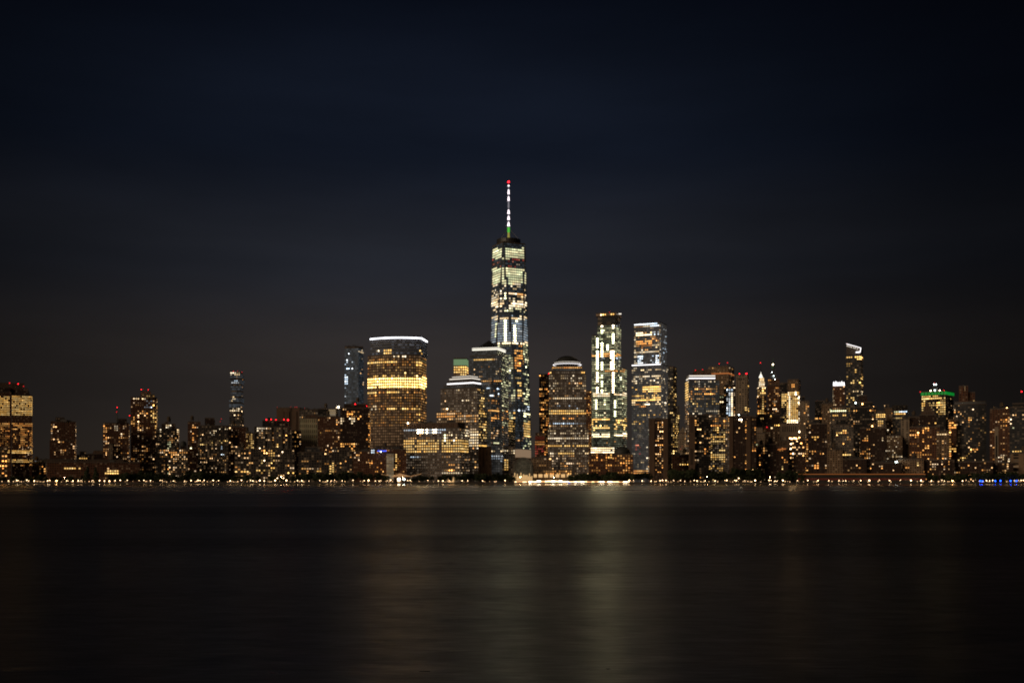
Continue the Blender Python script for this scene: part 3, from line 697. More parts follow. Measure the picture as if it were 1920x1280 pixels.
# arched glass hall
e = empty('arched_glass_hall', (PX(982, 1550), 1550, LAND), 'vaulted glass hall with golden light spilling from its base', 'glass hall')
Dg = 1545; xa, xb = PX(962, Dg), PX(1000, Dg); R = (xb - xa) / 2; xc = (xa + xb) / 2; zc0 = PZ(876, Dg)
for j, (rr, y0_, y1_) in enumerate(((R, Dg, Dg + 30), (R * .82, Dg - 10, Dg))):
    m = MB(); n = 18
    prof = [(xc - rr, LAND)] + [(xc - rr * math.cos(math.pi * k / n), zc0 + rr * .98 * math.sin(math.pi * k / n)) for k in range(n + 1)] + [(xc + rr, LAND)]
    vs = [(x, yy, z) for yy in (y0_, y1_) for x, z in prof]; q = len(prof)
    fs = [(k, k + 1, q + k + 1, q + k) for k in range(q - 1)] + [tuple(range(q))]
    us = [[(vs[i][0] / 3 + vs[i][1] / 3, vs[i][2] / 3) for i in f] for f in fs]
    mesh_obj('glass_vault', vs, fs, M['vault'], e, uvs=us)
    for k in range(q - 1):
        pass
    m = MB()
    for k in range(q - 1): m.bar((prof[k][0], y0_ - .3, prof[k][1]), (prof[k+1][0], y0_ - .3, prof[k+1][1]), .45)
    m.build('arch_rib', M['parapet'], e)
    for t in (-.75, -.5, -.25, 0, .25, .5, .75):
        h_ = zc0 + rr * math.sqrt(max(0, 1 - t * t)) * .96
        m = MB(); m.bar((xc + t * rr, y0_ - .3, LAND), (xc + t * rr, y0_ - .3, h_), .14); m.build('mullion', M['steel'], e)
rg_ = random.Random(8)
for i in range(16):
    x = xc - R * .95 + R * 1.8 * i / 15; h_ = rg_.uniform(5, 11)
    m = MB(); m.box(x - .55, x + .55, Dg - 10.9, Dg - 10.5, LAND + 2, LAND + 3 + h_); m.build('lit_doorway', G['atr'], e)
VOLS.append((963, 1000, 868, Dg, 0))
# ================================================================ CENTRE RIGHT
b = B('office_tower', 'dark reddish tower with a red light, just left of the domed tower', 2050)
b.vol(1011, 1030, 702, mat='brick', cw=3.5, fh=3.9, L=30, lit=[A(.42,'a',.9)]).red([(1012,702),(1029,700.5)], 1.2)
b = B('office_building', 'low building glowing red between the glass hall and the domed tower', 1700)
b.vol(1003, 1021, 826, mat='brick', L=26, cw=3.2, fh=4.0, lit=[A(.8,'r',.42),(1004,1020,826,834,.9,'o',.7)])
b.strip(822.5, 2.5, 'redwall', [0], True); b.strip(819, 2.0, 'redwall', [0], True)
b.vol(1004, 1022, 812, yb=826, mat='tan', L=16, dD=5, part='penthouse')
b = B('office_building', 'low shadowed roofs between the glass hall and the domed tower', 1600)
b.vol(996, 1034, 858, mat='tan', L=24, cw=4, fh=4.4, lit=[A(.14,'w',.8)], units=3)
b = B('domed_office_tower', 'granite office tower under a dark dome ringed with white light', 1640)
DM = [A(.4,'w',.75),(1030,1099,700,728,.45,'k',.7),(1052,1092,715,722,.8,'w',.9),(1036,1092,742,750,.75,'k',1.0),(1040,1099,760,768,.4,'c',.7),(1030,1102,770,776,.97,'y',1.35),(1046,1086,776,786,.8,'a',1.4),
      (1028,1102,789,797,.75,'c',1.1),(1024,1104,800,850,.68,'k',.85),(1024,1104,834,839,.93,'y',1.3),(1048,1076,848,854,.95,'y',1.5),(1024,1104,855,885,.6,'w',.8)]
b.vol(1027, 1104, 805, mat='wfc', cw=3.75, fh=4.7, lit=DM, L=48)
b.vol(1029, 1099, 702, yb=805, mat='wfc', cw=3.75, fh=4.7, lit=DM, L=44, dD=2, part='main_shaft')
b.vol(1030.5, 1097, 696, yb=702, mat='wfc', cw=3.7, fh=4.7, L=38, dD=4, part='upper_setback', lit=[(1030,1036,690,705,1,'y',1.8),(1091,1097,690,705,1,'y',1.5)])
b.vol(1035.5, 1091.5, 687, yb=697, mat='wfcblue', cw=3.6, fh=4.4, L=34, dD=6, part='neck', lit=[(1034,1093,687,692,1,'a',.9)])
cD = 1640 + 24; c0x = PX(1063.5, cD); kz = cD / F
for (ra, rb, z_a, z_b, g_, nm) in ((26.6,26.4,684.4,683.6,'white','light_ring'),(24.0,23.8,680.6,680.1,'wstrip','light_ring')):
    m = MB(); m.lathe([(ra * kz, 0), (rb * kz, (z_a - z_b) * kz)], (c0x, cD, PZ(z_a, cD)), 40); m.build(nm, G[g_], b.e)
m = MB(); m.lathe([(22.5 * kz * math.cos(t * math.pi / 24), 14.5 * kz * math.sin(t * math.pi / 24)) for t in range(13)], (c0x, cD, PZ(682, cD)), 36); m.build('dome', M['slate'], b.e, True)
for i in range(18):
    a = math.pi + math.pi * i / 17; m = MB()
    pr = [(22.7 * kz * math.cos(t * math.pi / 16), 14.7 * kz * math.sin(t * math.pi / 16)) for t in range(8)]
    for (r0, z0_), (r1, z1_) in zip(pr, pr[1:]):
        m.bar((c0x + r0 * math.cos(a), cD + r0 * math.sin(a), PZ(682, cD) + z0_), (c0x + r1 * math.cos(a), cD + r1 * math.sin(a), PZ(682, cD) + z1_), .16)
    m.build('dome_rib', M['steel'], b.e)
b = B('office_building', 'two storey waterfront arcade with seven big glowing shopfronts', 1552)
b.vol(998, 1072, 881, mat='tan', cw=3.75, fh=4.7, L=20, lit=[(1012,1075,881,888,.85,'a',1.0)])
for i in range(7):
    x0 = 998 + i * 10.6; m = MB(); m.box(PX(x0 + 1, 1551), PX(x0 + 8.6, 1551), 1550.4, 1551.2, PZ(894.5, 1551), PZ(888.5, 1551)); f_ = m.build('shopfront', G['atr'], b.e)
    m = MB()
    for q in range(4): xx = PX(x0 + 1 + q * 2.5, 1551); m.box(xx - .12, xx + .12, 1550.2, 1550.4, PZ(894.5, 1551), PZ(888.5, 1551))
    m.build('frame', M['steel'], f_)
b = B('office_tower', 'dark tower with dim amber rooms wedged between the domed tower and the green lit tower', 2000)
b.vol(1096, 1112, 733, mat='brick', cw=3.6, fh=4.2, L=30, lit=[A(.45,'a',.8)])
GT = [(-50,1970,600,608,.9,'g',.5),(-50,1970,612,1280,.82,'g',.42),(1110,1172,663,668,.98,'a',1.5),(1110,1172,670,677,.25,'c',.4),
      (1116,1121,633,652,.97,'g',12),(1117,1121,655,693,.97,'g',12),(1117,1121,698,740,.97,'k',12),
      (1126,1131,609,615,.97,'k',12),(1126,1130,619,626,.97,'g',9),(1127,1131,640,671,.97,'g',14),(1126,1131,676,694,.97,'g',12),(1128,1132,700,725,.9,'g',5),(1128,1132,728,740,.97,'g',9),
      (1146,1151,609,616,.97,'k',14),(1146,1151,626,646,.97,'g',14),(1146,1152,655,692,.97,'k',14),(1148,1153,696,742,.97,'k',15),(1136,1139,646,656,.97,'g',12),
      (1134,1172,692,697,.85,'a',1.1),(1163,1167,705,720,.6,'g',4),(1112,1178,736,742,.95,'k',1.6),
      (1117,1122,748,766,.95,'g',6),(1130,1134,748,760,.7,'g',5),(1148,1154,748,782,.9,'g',7),(1165,1170,750,764,.8,'g',5),(1117,1121,770,782,.8,'g',5),(1130,1134,768,782,.7,'k',5),
      (1110,1175,784,806,.86,'y',2.2),(1110,1175,812,818,.95,'k',3),(1110,1175,819,846,.05,'w',.5)]
b = B('office_tower', 'glass tower with brilliant greenish columns of light from top to bottom', 1900)
b.vol(1120, 1155, 610, xs=1164, L=36, mat='green', cw=3.7, fh=4.0, lit=GT, ww=.86, wh=.5)
b.vol(1120.5, 1154, 593, yb=610, xs=1163, L=34, dD=1, mat='darkgl', part='upper_shaft', cw=8, fh=9)
b.vol(1117.5, 1156, 588, yb=593, xs=1165, L=38, dD=0, mat='gold', part='crown', cw=4, fh=5, lit=[(1126,1152,586,594,.9,'y',2.4)])
b.flood([(1127,590.5),(1134,590.8),(1143,590),(1150,591)], 1.3, 'lamp', -3)
b.vol(1110, 1122, 629, xs=None, L=34, dD=-3, mat='green', cw=3.7, fh=4.0, lit=GT, part='left_shoulder', ww=.86, wh=.5)
b.vol(1150, 1166, 690, xs=1175, L=34, dD=-3, mat='green', cw=3.7, fh=4.0, lit=GT, part='right_shoulder', ww=.86, wh=.5)
b.vol(1112, 1152, 736, dD=-5, L=30, mat='green', cw=3.8, fh=4.0, lit=GT, part='middle_shaft', ww=.86, wh=.5, roof=False)
for x0_, x1_ in ((1114,1122),(1162,1172)):
    m = MB(); m.bar((PX(x0_,1893),1893,PZ(838,1893)), (PX(x1_,1893),1893,PZ(822,1893)), .8); m.bar((PX(x1_,1893),1893,PZ(838,1893)), (PX(x0_,1893),1893,PZ(822,1893)), .8); m.build('steel_brace', M['steel'], b.e)
b.red([(1119,589),(1131,587),(1143,586)], 1.2)
m = MB(); m.box(PX(1158,1904), PX(1165,1904), 1903, 1906, PZ(589,1904), PZ(587.5,1904)); m.build('roof_deck', G['wstrip'], b.e)
b = B('office_building', 'glass podium with bright white lit floors at the foot of the green lit tower', 1800)
b.vol(1108, 1152, 838, mat='mirror', L=26, cw=3.6, fh=3.9, lit=[(1108,1152,838,850,.92,'k',3.0)], ww=.85)
b = B('office_building', 'low granite block with small amber windows below the bright glass podium', 1600)
b.vol(1104, 1148, 850, mat='brick', L=36, cw=4, fh=4.5, lit=[A(.45,'a',.7),(1140,1148,850,860,.9,'y',1.2)])
b = B('domed_building', 'low granite pavilion under a wide dark dome', 1590)
b.vol(1147, 1187, 852, mat='brick', L=34, cw=4, fh=4.5, lit=[A(.6,'a',.75)])
cD = 1607; m = MB(); rr = 15.5 * cD / F; m.lathe([(rr * 1.12, -1), (rr * 1.12, 1), (rr, 1.2)] + [(rr * math.cos(t * math.pi / 20), 2 + rr * .85 * math.sin(t * math.pi / 20)) for t in range(11)], (PX(1166.5, cD), cD, PZ(852, cD)), 30); m.build('dome', M['slate'], b.e, True)
MG = [(1189,1238,608,684,.75,'k',.9),(1238,1252,608,684,.3,'c',.4),(1190,1236,606,611,.95,'c',2.5),(1192,1236,612,625,.5,'w',.9),(1193,1228,624,630,.95,'k',3.2),(1222,1236,620,632,.7,'c',3),(1192,1236,630,640,.6,'o',1.2),(1192,1224,639,647,.95,'a',2.0),(1192,1226,647,657,.7,'o',.6),
      (1195,1208,655,660,.8,'k',2.4),(1194,1199,668,684,.75,'c',2.6),(1200,1206,668,684,.75,'c',2.6),(1228,1236,660,684,.6,'c',2.6),(1206,1228,660,684,.15,'c',.5)]
LG = [(1184,1240,690,760,.5,'k',.9),(1240,1254,690,884,.25,'k',.5),(1184,1240,760,884,.12,'k',.5),(1184,1240,694,700,.4,'k',1),(1205,1240,700,716,.7,'k',1.6),(1186,1240,706,714,.45,'k',1.4),(1206,1240,722,736,.92,'y',2.2),(1186,1206,724,736,.5,'y',1.6),(1186,1250,736,746,.6,'y',1.5),(1186,1243,747,751,.95,'y',1.8),
      (1192,1210,758,764,.4,'a',.5),(1186,1240,774,779,.85,'y',1.5),(1186,1214,790,797,.85,'y',1.3),(1196,1206,803,811,.8,'g',5),(1186,1220,806,814,.3,'g',.6),(1192,1200,832,858,.2,'r',.5),(1186,1222,882,888,.9,'a',1.3),(1214,1219,835,892,.7,'w',.8),(1238,1252,690,780,.3,'k',.7)]
b = B('office_tower', 'two tiered mirror glass tower with a white light line at its shoulder', 1960)
b.vol(1189, 1236, 607, xs=1250, L=44, mat='mirror', cw=3.5, fh=4.0, lit=MG, ww=.8, yb=None)
b.vol(1184.5, 1239, 684.5, xs=1252.5, L=50, dD=-5, mat='mirror', cw=3.4, fh=4.0, lit=LG, part='lower_tower', ww=.8)
b.strip(685, 1.5, 'white', [0], True)
b = B('office_tower', 'dark narrow tower with golden floors at the right shoulder of the mirror glass tower', 2100)
b.vol(1250, 1262, 688, xs=1269, L=30, mat='darkgl', cw=3.4, fh=4.0, lit=[A(.2,'y',1.0),(1249,1259,700,730,.6,'k',1.2),(1250,1262,770,785,.95,'y',1.9),(1262,1272,780,860,.5,'y',1.0)], units=1)
b = B('office_tower', 'tan lit tower rising behind the plain brown slab near the centre right', 1850)
b.vol(1252, 1268, 776, xs=1274, L=34, mat='dark', cw=3.2, fh=4.2, lit=[A(.6,'y',1.2)])
b = B('apartment_tower', 'plain brown slab with one central column of scattered windows, standing near the water', 1545)
b.vol(1216.5, 1252, 786, xs=1259, L=22, mat='brickd', cw=4.2, fh=4.2, lit=[A(0,'w',0),(1228,1246,788,886,.42,'w',1.7)], units=1)
for a_, c_ in ((1216.5, 1227), (1244, 1252)):
    t0 = (a_ - 1216.5) / 35.5; t1 = (c_ - 1216.5) / 35.5; p = b.poly[0].lerp(b.poly[1], t0); q = b.poly[0].lerp(b.poly[1], t1)
    m = MB(); m.box(p.x, q.x, min(p.y, q.y) - 1.5, max(p.y, q.y) + .5, LAND, b.z1 + .6); m.build('blank_pier', M['slab'], b.e)
b = B('office_building', 'low block with two rows of square amber windows right of the plain brown slab', 1600)
b.vol(1260, 1296, 853, mat='brick', L=30, cw=4.0, fh=4.6, lit=[(1270,1292,853,860,.8,'y',1.2),(1260,1296,866,878,.75,'y',1.1)], units=2)
b = B('office_building', 'pale gabled building faintly lit behind the low amber windowed block', 1720)
b.vol(1271, 1291, 812, mat='stone', L=30, cw=3.6, fh=4.2, lit=[A(.1,'w',.5),(1273,1281,835,842,.8,'r',.6)])
b.vol(1273, 1287, 800, yb=812, mat='stone', L=18, dD=4, part='gable', ts=.15, roof=False)
b = B('office_tower', 'faint slim tower behind the pale gabled building', 2500)
b.vol(1266, 1274, 762, mat='grey', L=26, cw=3.6, fh=4.2, lit=[A(.1,'w',.4)])
# ---- trapezoid crown tower
b = B('office_tower', 'granite office tower with a cut off crown outlined in bright white', 1660)
TC = [A(.3,'w',.7),(1290,1350,714,720,.75,'k',1.1),(1285,1292,716,752,.9,'y',1.2),(1296,1345,727,742,.65,'a',1.5),(1292,1350,750,764,.45,'y',1.1),(1292,1350,768,776,.75,'k',.8)]
b.vol(1291, 1349, 713, xs=1285, L=36, mat='wfcblue', cw=3.5, fh=4.6, lit=TC)
b.vol(1285, 1351, 778, mat='wfc', dD=-3, L=38, cw=3.8, fh=4.6, lit=[A(.5,'w',.9),(1334,1356,780,882,.85,'y',1.1)], part='lower_tower')
b.vol(1292, 1341, 703.5, yb=713, xs=1287, L=30, dD=2, mat='goldtop', part='crown')
b.strip(709, 1.6, 'white', [0], False); b.strip(709, 1.4, 'wstrip', [3], False); b.strip(704.5, 1.6, 'wstrip', [0], True)
b.vol(1298, 1335, 694, yb=704, L=22, dD=6, mat='slab', part='roof_cap', ts=.85).red([(1304,694),(1317,693)], 1.1)
b = B('office_tower', 'wide brown tower with an orange lit cornice behind the white outlined crown', 1950)
b.vol(1328, 1366, 688, xs=1376.5, L=46, mat='tan', cw=3.8, fh=4.2, lit=[A(.12,'w',.6),(1336,1376,709,760,.12,'w',.6)])
b.strip(701, 1.8, 'orange', [0, 1]); b.red([(1348.5,682),(1364,680)], 1.1, 'red', 8)
b.mast(1349, 688, 678, .5)
b = B('office_building', 'narrow grey slab with a single bright white panel left of the sparkling tower', 1700)
b.vol(1349, 1357, 742, mat='stone', L=20, cw=4, fh=4.2, lit=[(1349,1357,750,756,1,'k',3),(1349,1357,733,745,.7,'g',.8)])
b = B('office_tower', 'dark tower with dense columns of sparkling white windows', 1720)
b.vol(1357, 1379, 722, mat='brickd', L=30, cw=3.3, fh=3.7, lit=[A(.3,'w',.8),(1360,1376,727,780,.8,'c',1.2),(1371,1376,735,780,1,'k',3)], units=2)
b = B('office_tower', 'pale grey slab tower with two red lights and three dark openings at its top', 1850)
b.vol(1380, 1401, 703, xs=1404, L=30, mat='stone', cw=4.4, fh=4.6, lit=[(1380,1404,722,727,.7,'y',1.4),(1383,1392,738,742,.6,'w',.7),(1392,1404,763,772,.85,'y',1.3)])
m_ = None
for x in (1385.5, 1390, 1394.5):
    p = b.poly[0].lerp(b.poly[1], (x - 1380) / 21); m = MB(); m.box(p.x - 1.1, p.x + 1.1, p.y - .4, p.y + .3, PZ(712.5,1850), PZ(709,1850)); m.build('louvre', M['slate'], b.e)
b.red([(1386.5,700.5),(1399.5,700.5)], 1.7, mast=4)
# front residences
b = B('apartment_tower', 'pale sided apartment slab with a column of orange rooms, front of the white outlined crown', 1550)
b.vol(1302, 1333, 778, xs=1291, L=30, mat='dark', cw=4.0, fh=4.1, lit=[A(.16,'w',1.1),(1303,1310,785,800,.7,'a',1.4),(1319,1326,810,860,.6,'a',1.6),(1322,1332,878,892,.7,'y',1.4),(1290,1302,770,890,0,'w',0)], units=2)
b.vol(1291.5, 1303, 781, L=24, dD=-3, mat='slab', part='blank_gable', cw=30, fh=30)
b = B('office_building', 'dense grid building glowing yellow between the two front apartment slabs', 1580)
b.vol(1332, 1368, 783, mat='wfc', cw=3.9, fh=4.2, L=34, lit=[A(.72,'y',1.2),(1332,1368,783,800,.55,'a',1.1),(1358,1368,790,890,.3,'w',.5)])
b = B('apartment_tower', 'wide brown apartment slab with blank end piers behind the big waterfront tree', 1550)
b.vol(1367, 1418, 781, mat='brickd', cw=4.1, fh=4.2, L=28, lit=[A(.1,'w',1.0),(1380,1392,784,792,.75,'k',1.6),(1376,1382,800,880,.45,'w',1.4),(1394,1399,790,880,.55,'a',1.7),(1408,1418,784,860,.35,'o',1.0)], units=2)
for a_, c_ in ((1367, 1374), (1399, 1407)):
    p = b.poly[0].lerp(b.poly[1], (a_ - 1367) / 51); q = b.poly[0].lerp(b.poly[1], (c_ - 1367) / 51); m = MB(); m.box(p.x, q.x, min(p.y, q.y) - 1.5, max(p.y, q.y) + .5, LAND, b.z1 + .5); m.build('blank_pier', M['slab'], b.e)
b.vol(1381, 1404, 776, yb=781, mat='brickd', L=14, dD=6, part='penthouse'); b.flood([(1385.5,777.5)], .9, 'lampc')
# ================================================================ RIGHT: spires
b = B('spired_office_tower', 'slim tower with a golden floodlit stepped crown and spire', 2150)
b.vol(1420, 1437, 742, mat='brickd', cw=3.2, fh=4.0, L=24, lit=[A(.36,'a',1.2),(1423,1434,745,800,.6,'y',1.5)])
b.vol(1421, 1436, 726, yb=742, mat='tan', cw=3.1, fh=4.0, L=20, dD=2, part='setback', lit=[A(.75,'y',1.4)])
b.vol(1423, 1434, 715, yb=726, mat='tan', cw=2.8, fh=3.4, L=16, dD=4, part='setback', lit=[A(.95,'k',1.6)])
b.vol(1424.2, 1432.6, 708, yb=715, mat='tan', cw=2.6, fh=3, L=12, dD=6, part='crown', lit=[A(1,'k',2.2)], roof=False)
m = MB(); Dq = 2162; kq = Dq / F; m.lathe([(4.0*kq,0),(3.0*kq,2.5*kq),(1.4*kq,6*kq),(.5*kq,8*kq),(.1,13*kq)], (PX(1426.6,Dq),Dq,PZ(708,Dq)), 8); m.build('spire', G['crownw'], b.e)  # floodlight on the spire is put in as a glow of its own
b.mast(1426.5, 697, 679, .35, 12).red([(1426,680)], 1.2, mast=1)
for x_, y_ in ((1421.5,727),(1430,727),(1434.5,727),(1421,743),(1433.5,743)): b.flood([(x_,y_)], .9, 'lamp', -2)
b = B('spired_office_tower', 'brown tower under a dark green pyramid spire with a white beacon', 2050)
b.vol(1439, 1463, 722, mat='brick', cw=3.0, fh=3.9, L=34, lit=[A(.34,'w',.9)])
b.vol(1440, 1461.5, 711, yb=722, mat='brick', cw=3.0, fh=3.6, L=30, dD=2, part='setback', lit=[A(.3,'w',1.0)])
b.vol(1441, 1459, 690, yb=711, mat='darkgl', L=24, dD=4, ts=.25, part='pyramid_roof', roof=False, cw=40, fh=40)
m = MB(); Dq = 2066; m.lathe([(3.4,0),(2.4,8),(.8,13),(.2,22)], (PX(1449.3,Dq),Dq,PZ(692,Dq)), 8); m.build('spire', M['copper'], b.e)
b.flood([(1449.2,683.2)], 1.9, 'flood', 14).flood([(1447.5,697.5),(1450.5,704.5),(1453,711)], .8, 'lampc', -1)
b = B('office_tower', 'black topped tower with close rows of yellow windows, before the tower of bright columns', 2000)
b.vol(1462.5, 1477, 718, mat='dark', cw=3.2, fh=3.6, L=26, lit=[(1462,1477,718,737,0,'w',0),(1464,1477,738,760,.92,'y',1.5),(1466,1480,760,800,.5,'y',1.2)])
b = B('office_tower', 'stone tower streaked with dazzling vertical columns of lit windows', 1900)
b.vol(1477, 1497, 712, mat='tan', cw=3.3, fh=3.7, L=28, xs=1501, lit=[(1484,1490,720,728,.9,'a',1.6),(1478,1498,734,792,.95,'y',1.2),(1478.5,1482,735,792,1,'k',2.6),(1490.5,1494.5,735,745,.97,'k',9)])
b.vol(1475, 1500, 742, dD=-3, mat='tan', cw=3.3, fh=3.7, L=28, part='lower_shaft', lit=[(1475,1497,742,793,.95,'y',1.1),(1478.5,1482,742,792,1,'k',2.6),(1475,1497,786,793,1,'k',3),(1497,1500,742,793,.3,'k',2)])
b.flood([(1497.5,746),(1497.5,755),(1502,756.5),(1494.5,795),(1495,801),(1495.5,804.5)], 1.6, 'lamp', -8).flood([(1498,809)], 2.4, 'flood', -8)
b = B('office_building', 'pale unlit stone block below the tower of dazzling columns', 1780)
b.vol(1462, 1498, 794, mat='stone', cw=4.4, fh=20, L=30, units=1)
b = B('office_tower', 'dim stone tower at the right flank of the dazzling columned tower', 1850)
b.vol(1500, 1517, 752, mat='stone', cw=3.0, fh=3.7, L=28, lit=[(1507,1520,752,800,.5,'w',.8)])
b.vol(1503, 1509, 744, yb=752, mat='dark', L=10, dD=4, part='lift_housing')
b = B('office_tower', 'black topped block with one row of orange windows, left of the tan shaft', 1900)
b.vol(1528, 1546, 752, mat='dark', L=26, cw=2.5, fh=4.0, lit=[(1528,1541,782,788,.95,'a',1.8)])
b = B('office_tower', 'tan stone shaft between the black topped block and the white crowned tower', 1850)
b.vol(1541, 1562, 757, mat='tan', L=28, cw=3.4, fh=4, lit=[A(.18,'w',.9)], units=3)
b = B('office_tower', 'brown tower with a blazing white crown', 2000)
b.vol(1562, 1584, 723, mat='brick', cw=3.1, fh=3.9, L=26, lit=[A(.22,'w',.9),(1562,1567,730,760,.8,'k',.9)])
for i in range(6):
    x = 1563.6 + i * 3.7; h_ = (8.5, 9.5, 8, 8, 9.5, 8)[i] * .9; m = MB(); Dq = 1998; m.lathe([(1.5,0),(1.3,h_ * .7),(.4,h_)], (PX(x,Dq),Dq,PZ(723,Dq)), 6); m.build('crown_pinnacle', G['white'], b.e)
b.strip(722.5, 1.2, 'white', [0], True); b.mast(1575, 716, 706, .8, 10)
b = B('residential_skyscraper', 'slender tall tower with a sloping crown traced by white light', 1950)
b.vol(1587, 1614, 664, xs=1618, L=26, mat='darkgl', cw=3.8, fh=4.0, bs=1.03,
      lit=[A(.06,'w',.8),(1588,1600,667,673,.9,'y',1.7),(1603,1617,667,673,.95,'y',3.2),(1601,1606,690,699,.9,'y',1.6),(1605,1618,704,726,.65,'y',1.8),(1591,1603,712,718,.9,'y',1.9),(1590,1618,733,745,.6,'k',1.5),(1588,1594,676,790,.55,'y',.8),(1593,1602,745,752,.9,'y',1.5)])
pl = b.poly; m = MB(); n = 4
zl, zr_ = PZ(645, 1950), PZ(654, 1950); zz0 = b.z1
tops = [zl, zr_, zr_, zl]
m.add([(*p, zz0) for p in pl] + [(*p, t) for p, t in zip(pl, tops)], [(i, (i+1) % 4, 4 + (i+1) % 4, 4 + i) for i in range(4)] + [(4,5,6,7)]); m.build('sloped_crown', M['modern'], b.e)
m = MB(); P0_, P1_ = pl[0], pl[1]
m.bar((P0_.x, P0_.y - .6, zl + .4), (P1_.x, P1_.y - .6, zr_ + .4), .45); m.build('light_strip', G['white'], b.e)
m = MB(); m.bar((P1_.x, P1_.y - .6, zr_ + .4), (P1_.x - 1.5, P1_.y - .6, zr_ - 7), .45); m.bar((P1_.x - 1.5, P1_.y - .6, zr_ - 7), (P1_.x - 9, P1_.y - .6, zr_ - 7.5), .9); m.build('light_strip', G['white'], b.e)
for t in (.05,.15,.25,.35,.5,.6,.75): 
    m = MB(); q = P0_.lerp(P1_, t); m.ball((q.x, q.y - 1, zl + (zr_ - zl) * t - 3), .9, 6); m.build('floodlight', G['wstrip'], b.e)
b.red([(1588.5,643.5)], .9, 'redsoft')
b = B('apartment_tower', 'big dark apartment tower with rounded shoulders and a dotted arc of orange lights', 1640)
b.vol(1595, 1643, 764, mat='dark', cw=3.9, fh=4.0, L=34, lit=[A(.13,'w',1.0),(1597,1610,768,772,.7,'a',1.6),(1628,1642,766,772,.8,'o',1.6)])
b.vol(1603, 1636, 755, yb=764, mat='dark', cw=3.9, fh=4.0, L=28, dD=3, part='upper_tier')
b.vol(1608, 1627, 742, yb=755, mat='brickd', L=20, dD=6, ts=.8, part='crown')
b.flood([(1617,757),(1628,758),(1632,762),(1638,762.5)], 1.1, 'lampo', -1).flood([(1604.5,755)], 1.2, 'lampc', -1)
b = B('office_building', 'wide block with a bright greenish white row under its roof, below the white crowned tower', 1750)
b.vol(1557, 1587, 764, mat='grey', cw=3.8, fh=4.2, L=30, lit=[A(.1,'w',.7),(1557,1586,767,772.5,.95,'g',3.6),(1560,1586,775,780,.9,'y',1.6)], units=1)
b = B('office_building', 'tan lit building with strong yellow rows right of the dark rounded shoulder tower', 1760)
b.vol(1642, 1660, 771, mat='grey', cw=3.4, fh=4.1, L=28, lit=[A(.2,'w',.7),(1642,1660,775,782,.97,'y',1.9),(1644,1656,788,794,.9,'y',1.2),(1642,1660,796,803,.6,'w',.7)], units=2)
b = B('office_tower', 'tall tan shaft with a dark cabin on top left of the finned roof', 1800)
b.vol(1659, 1679, 765, mat='tan', cw=3.2, fh=3.9, L=30, lit=[A(.14,'w',.9),(1660,1666,795,870,.3,'k',1.0)])
b.vol(1657, 1667, 759, yb=766, mat='dark', L=12, dD=3, part='penthouse', cw=3, fh=3, lit=[A(.4,'w',1)])
b = B('office_tower', 'tower with a black finned crown over a row of cold white lights', 1780)
b.vol(1673, 1701, 770, mat='darkgl', cw=3.0, fh=3.9, L=30, lit=[A(.05,'w',.6),(1675,1688,770,774,.8,'g',1.2),(1686,1701,770,774,.95,'c',2.2),(1678,1696,774.5,778,.95,'y',1.6),(1680,1692,780,784,.7,'y',1.2)])
b.vol(1673, 1701, 761, yb=769, mat='dark', L=28, dD=1, part='crown')
for i in range(12):
    p = b.poly[0].lerp(b.poly[1], i / 11); m = MB(); m.box(p.x - .35, p.x + .35, p.y - 1.3, p.y, b.z1 - 7, b.z1 + 1.4); m.build('roof_fin', M['steel'], b.e)
b = B('office_building', 'tan office block dotted with small white lights below the finned crown', 1640)
b.vol(1663, 1692, 817, mat='tan', cw=2.9, fh=3.7, L=28, lit=[A(.33,'k',1.0),(1663,1692,816,820,.7,'k',1.3)], units=1)
b = B('office_building', 'pale grey block with horizontal ledges right of the dotted tan block', 1660)
b.vol(1689, 1705, 786, xs=1712, L=26, mat='stone', cw=9, fh=3.6, ww=.9, lit=[A(.03,'w',.6)], wh=.3)
b = B('apartment_tower', 'black front tower with few windows and a single bright lamp on its roof', 1560)
b.vol(1612, 1661, 803, mat='brickd', cw=4.2, fh=4.1, L=28, lit=[A(.07,'w',1.1),(1618,1628,818,826,.8,'a',1.5),(1618,1628,840,862,.5,'a',1.5),(1628,1640,832,842,.5,'w',1.8),(1652,1662,820,826,.8,'k',1.2),(1640,1646,868,882,.9,'y',1.8),(1650,1660,870,880,.7,'k',1.8)], units=2)
b.vol(1627, 1644, 796, yb=803, mat='dark', L=14, dD=5, part='penthouse'); b.flood([(1635.5,798.5)], 1.0, 'lampo', 0)
b = B('apartment_tower', 'dark tower with a stepped roof and orange rooms, front left of the white crowned tower', 1565)
b.vol(1511, 1551, 795, mat='brickd', cw=4.0, fh=4.1, L=28, lit=[A(.16,'w',1.0),(1523,1536,816,824,.85,'y',1.6),(1521,1540,844,852,.85,'a',1.7),(1526,1536,852,858,.8,'o',1.8),(1526,1536,872,877,.95,'o',1.7),(1510,1514,820,890,.5,'a',1.2)], units=2)
b.vol(1519, 1536, 787.5, yb=795, mat='dark', L=14, dD=5, part='penthouse')
b = B('apartment_tower', 'pale fronted apartment block with a wide glowing lounge row near its foot', 1570)
b.vol(1559, 1600, 797, mat='grey', cw=3.9, fh=4.1, L=28, lit=[A(.24,'w',1.1),(1569,1578,806,814,.85,'y',1.7),(1580,1588,805,810,.9,'y',1.6),(1566,1578,820,825,.85,'a',1.5),(1588,1596,816,828,.7,'a',1.5),(1562,1576,835,842,.7,'o',1.3),(1565,1598,850,856,.95,'y',1.9)], units=1)
b.vol(1567, 1594, 787, yb=797, mat='dark', L=18, dD=4, ts=.9, part='penthouse'); b.flood([(1586,797)], .9, 'lamp', 0)
b = B('office_building', 'low tan block left under the pale fronted apartment block', 1550)
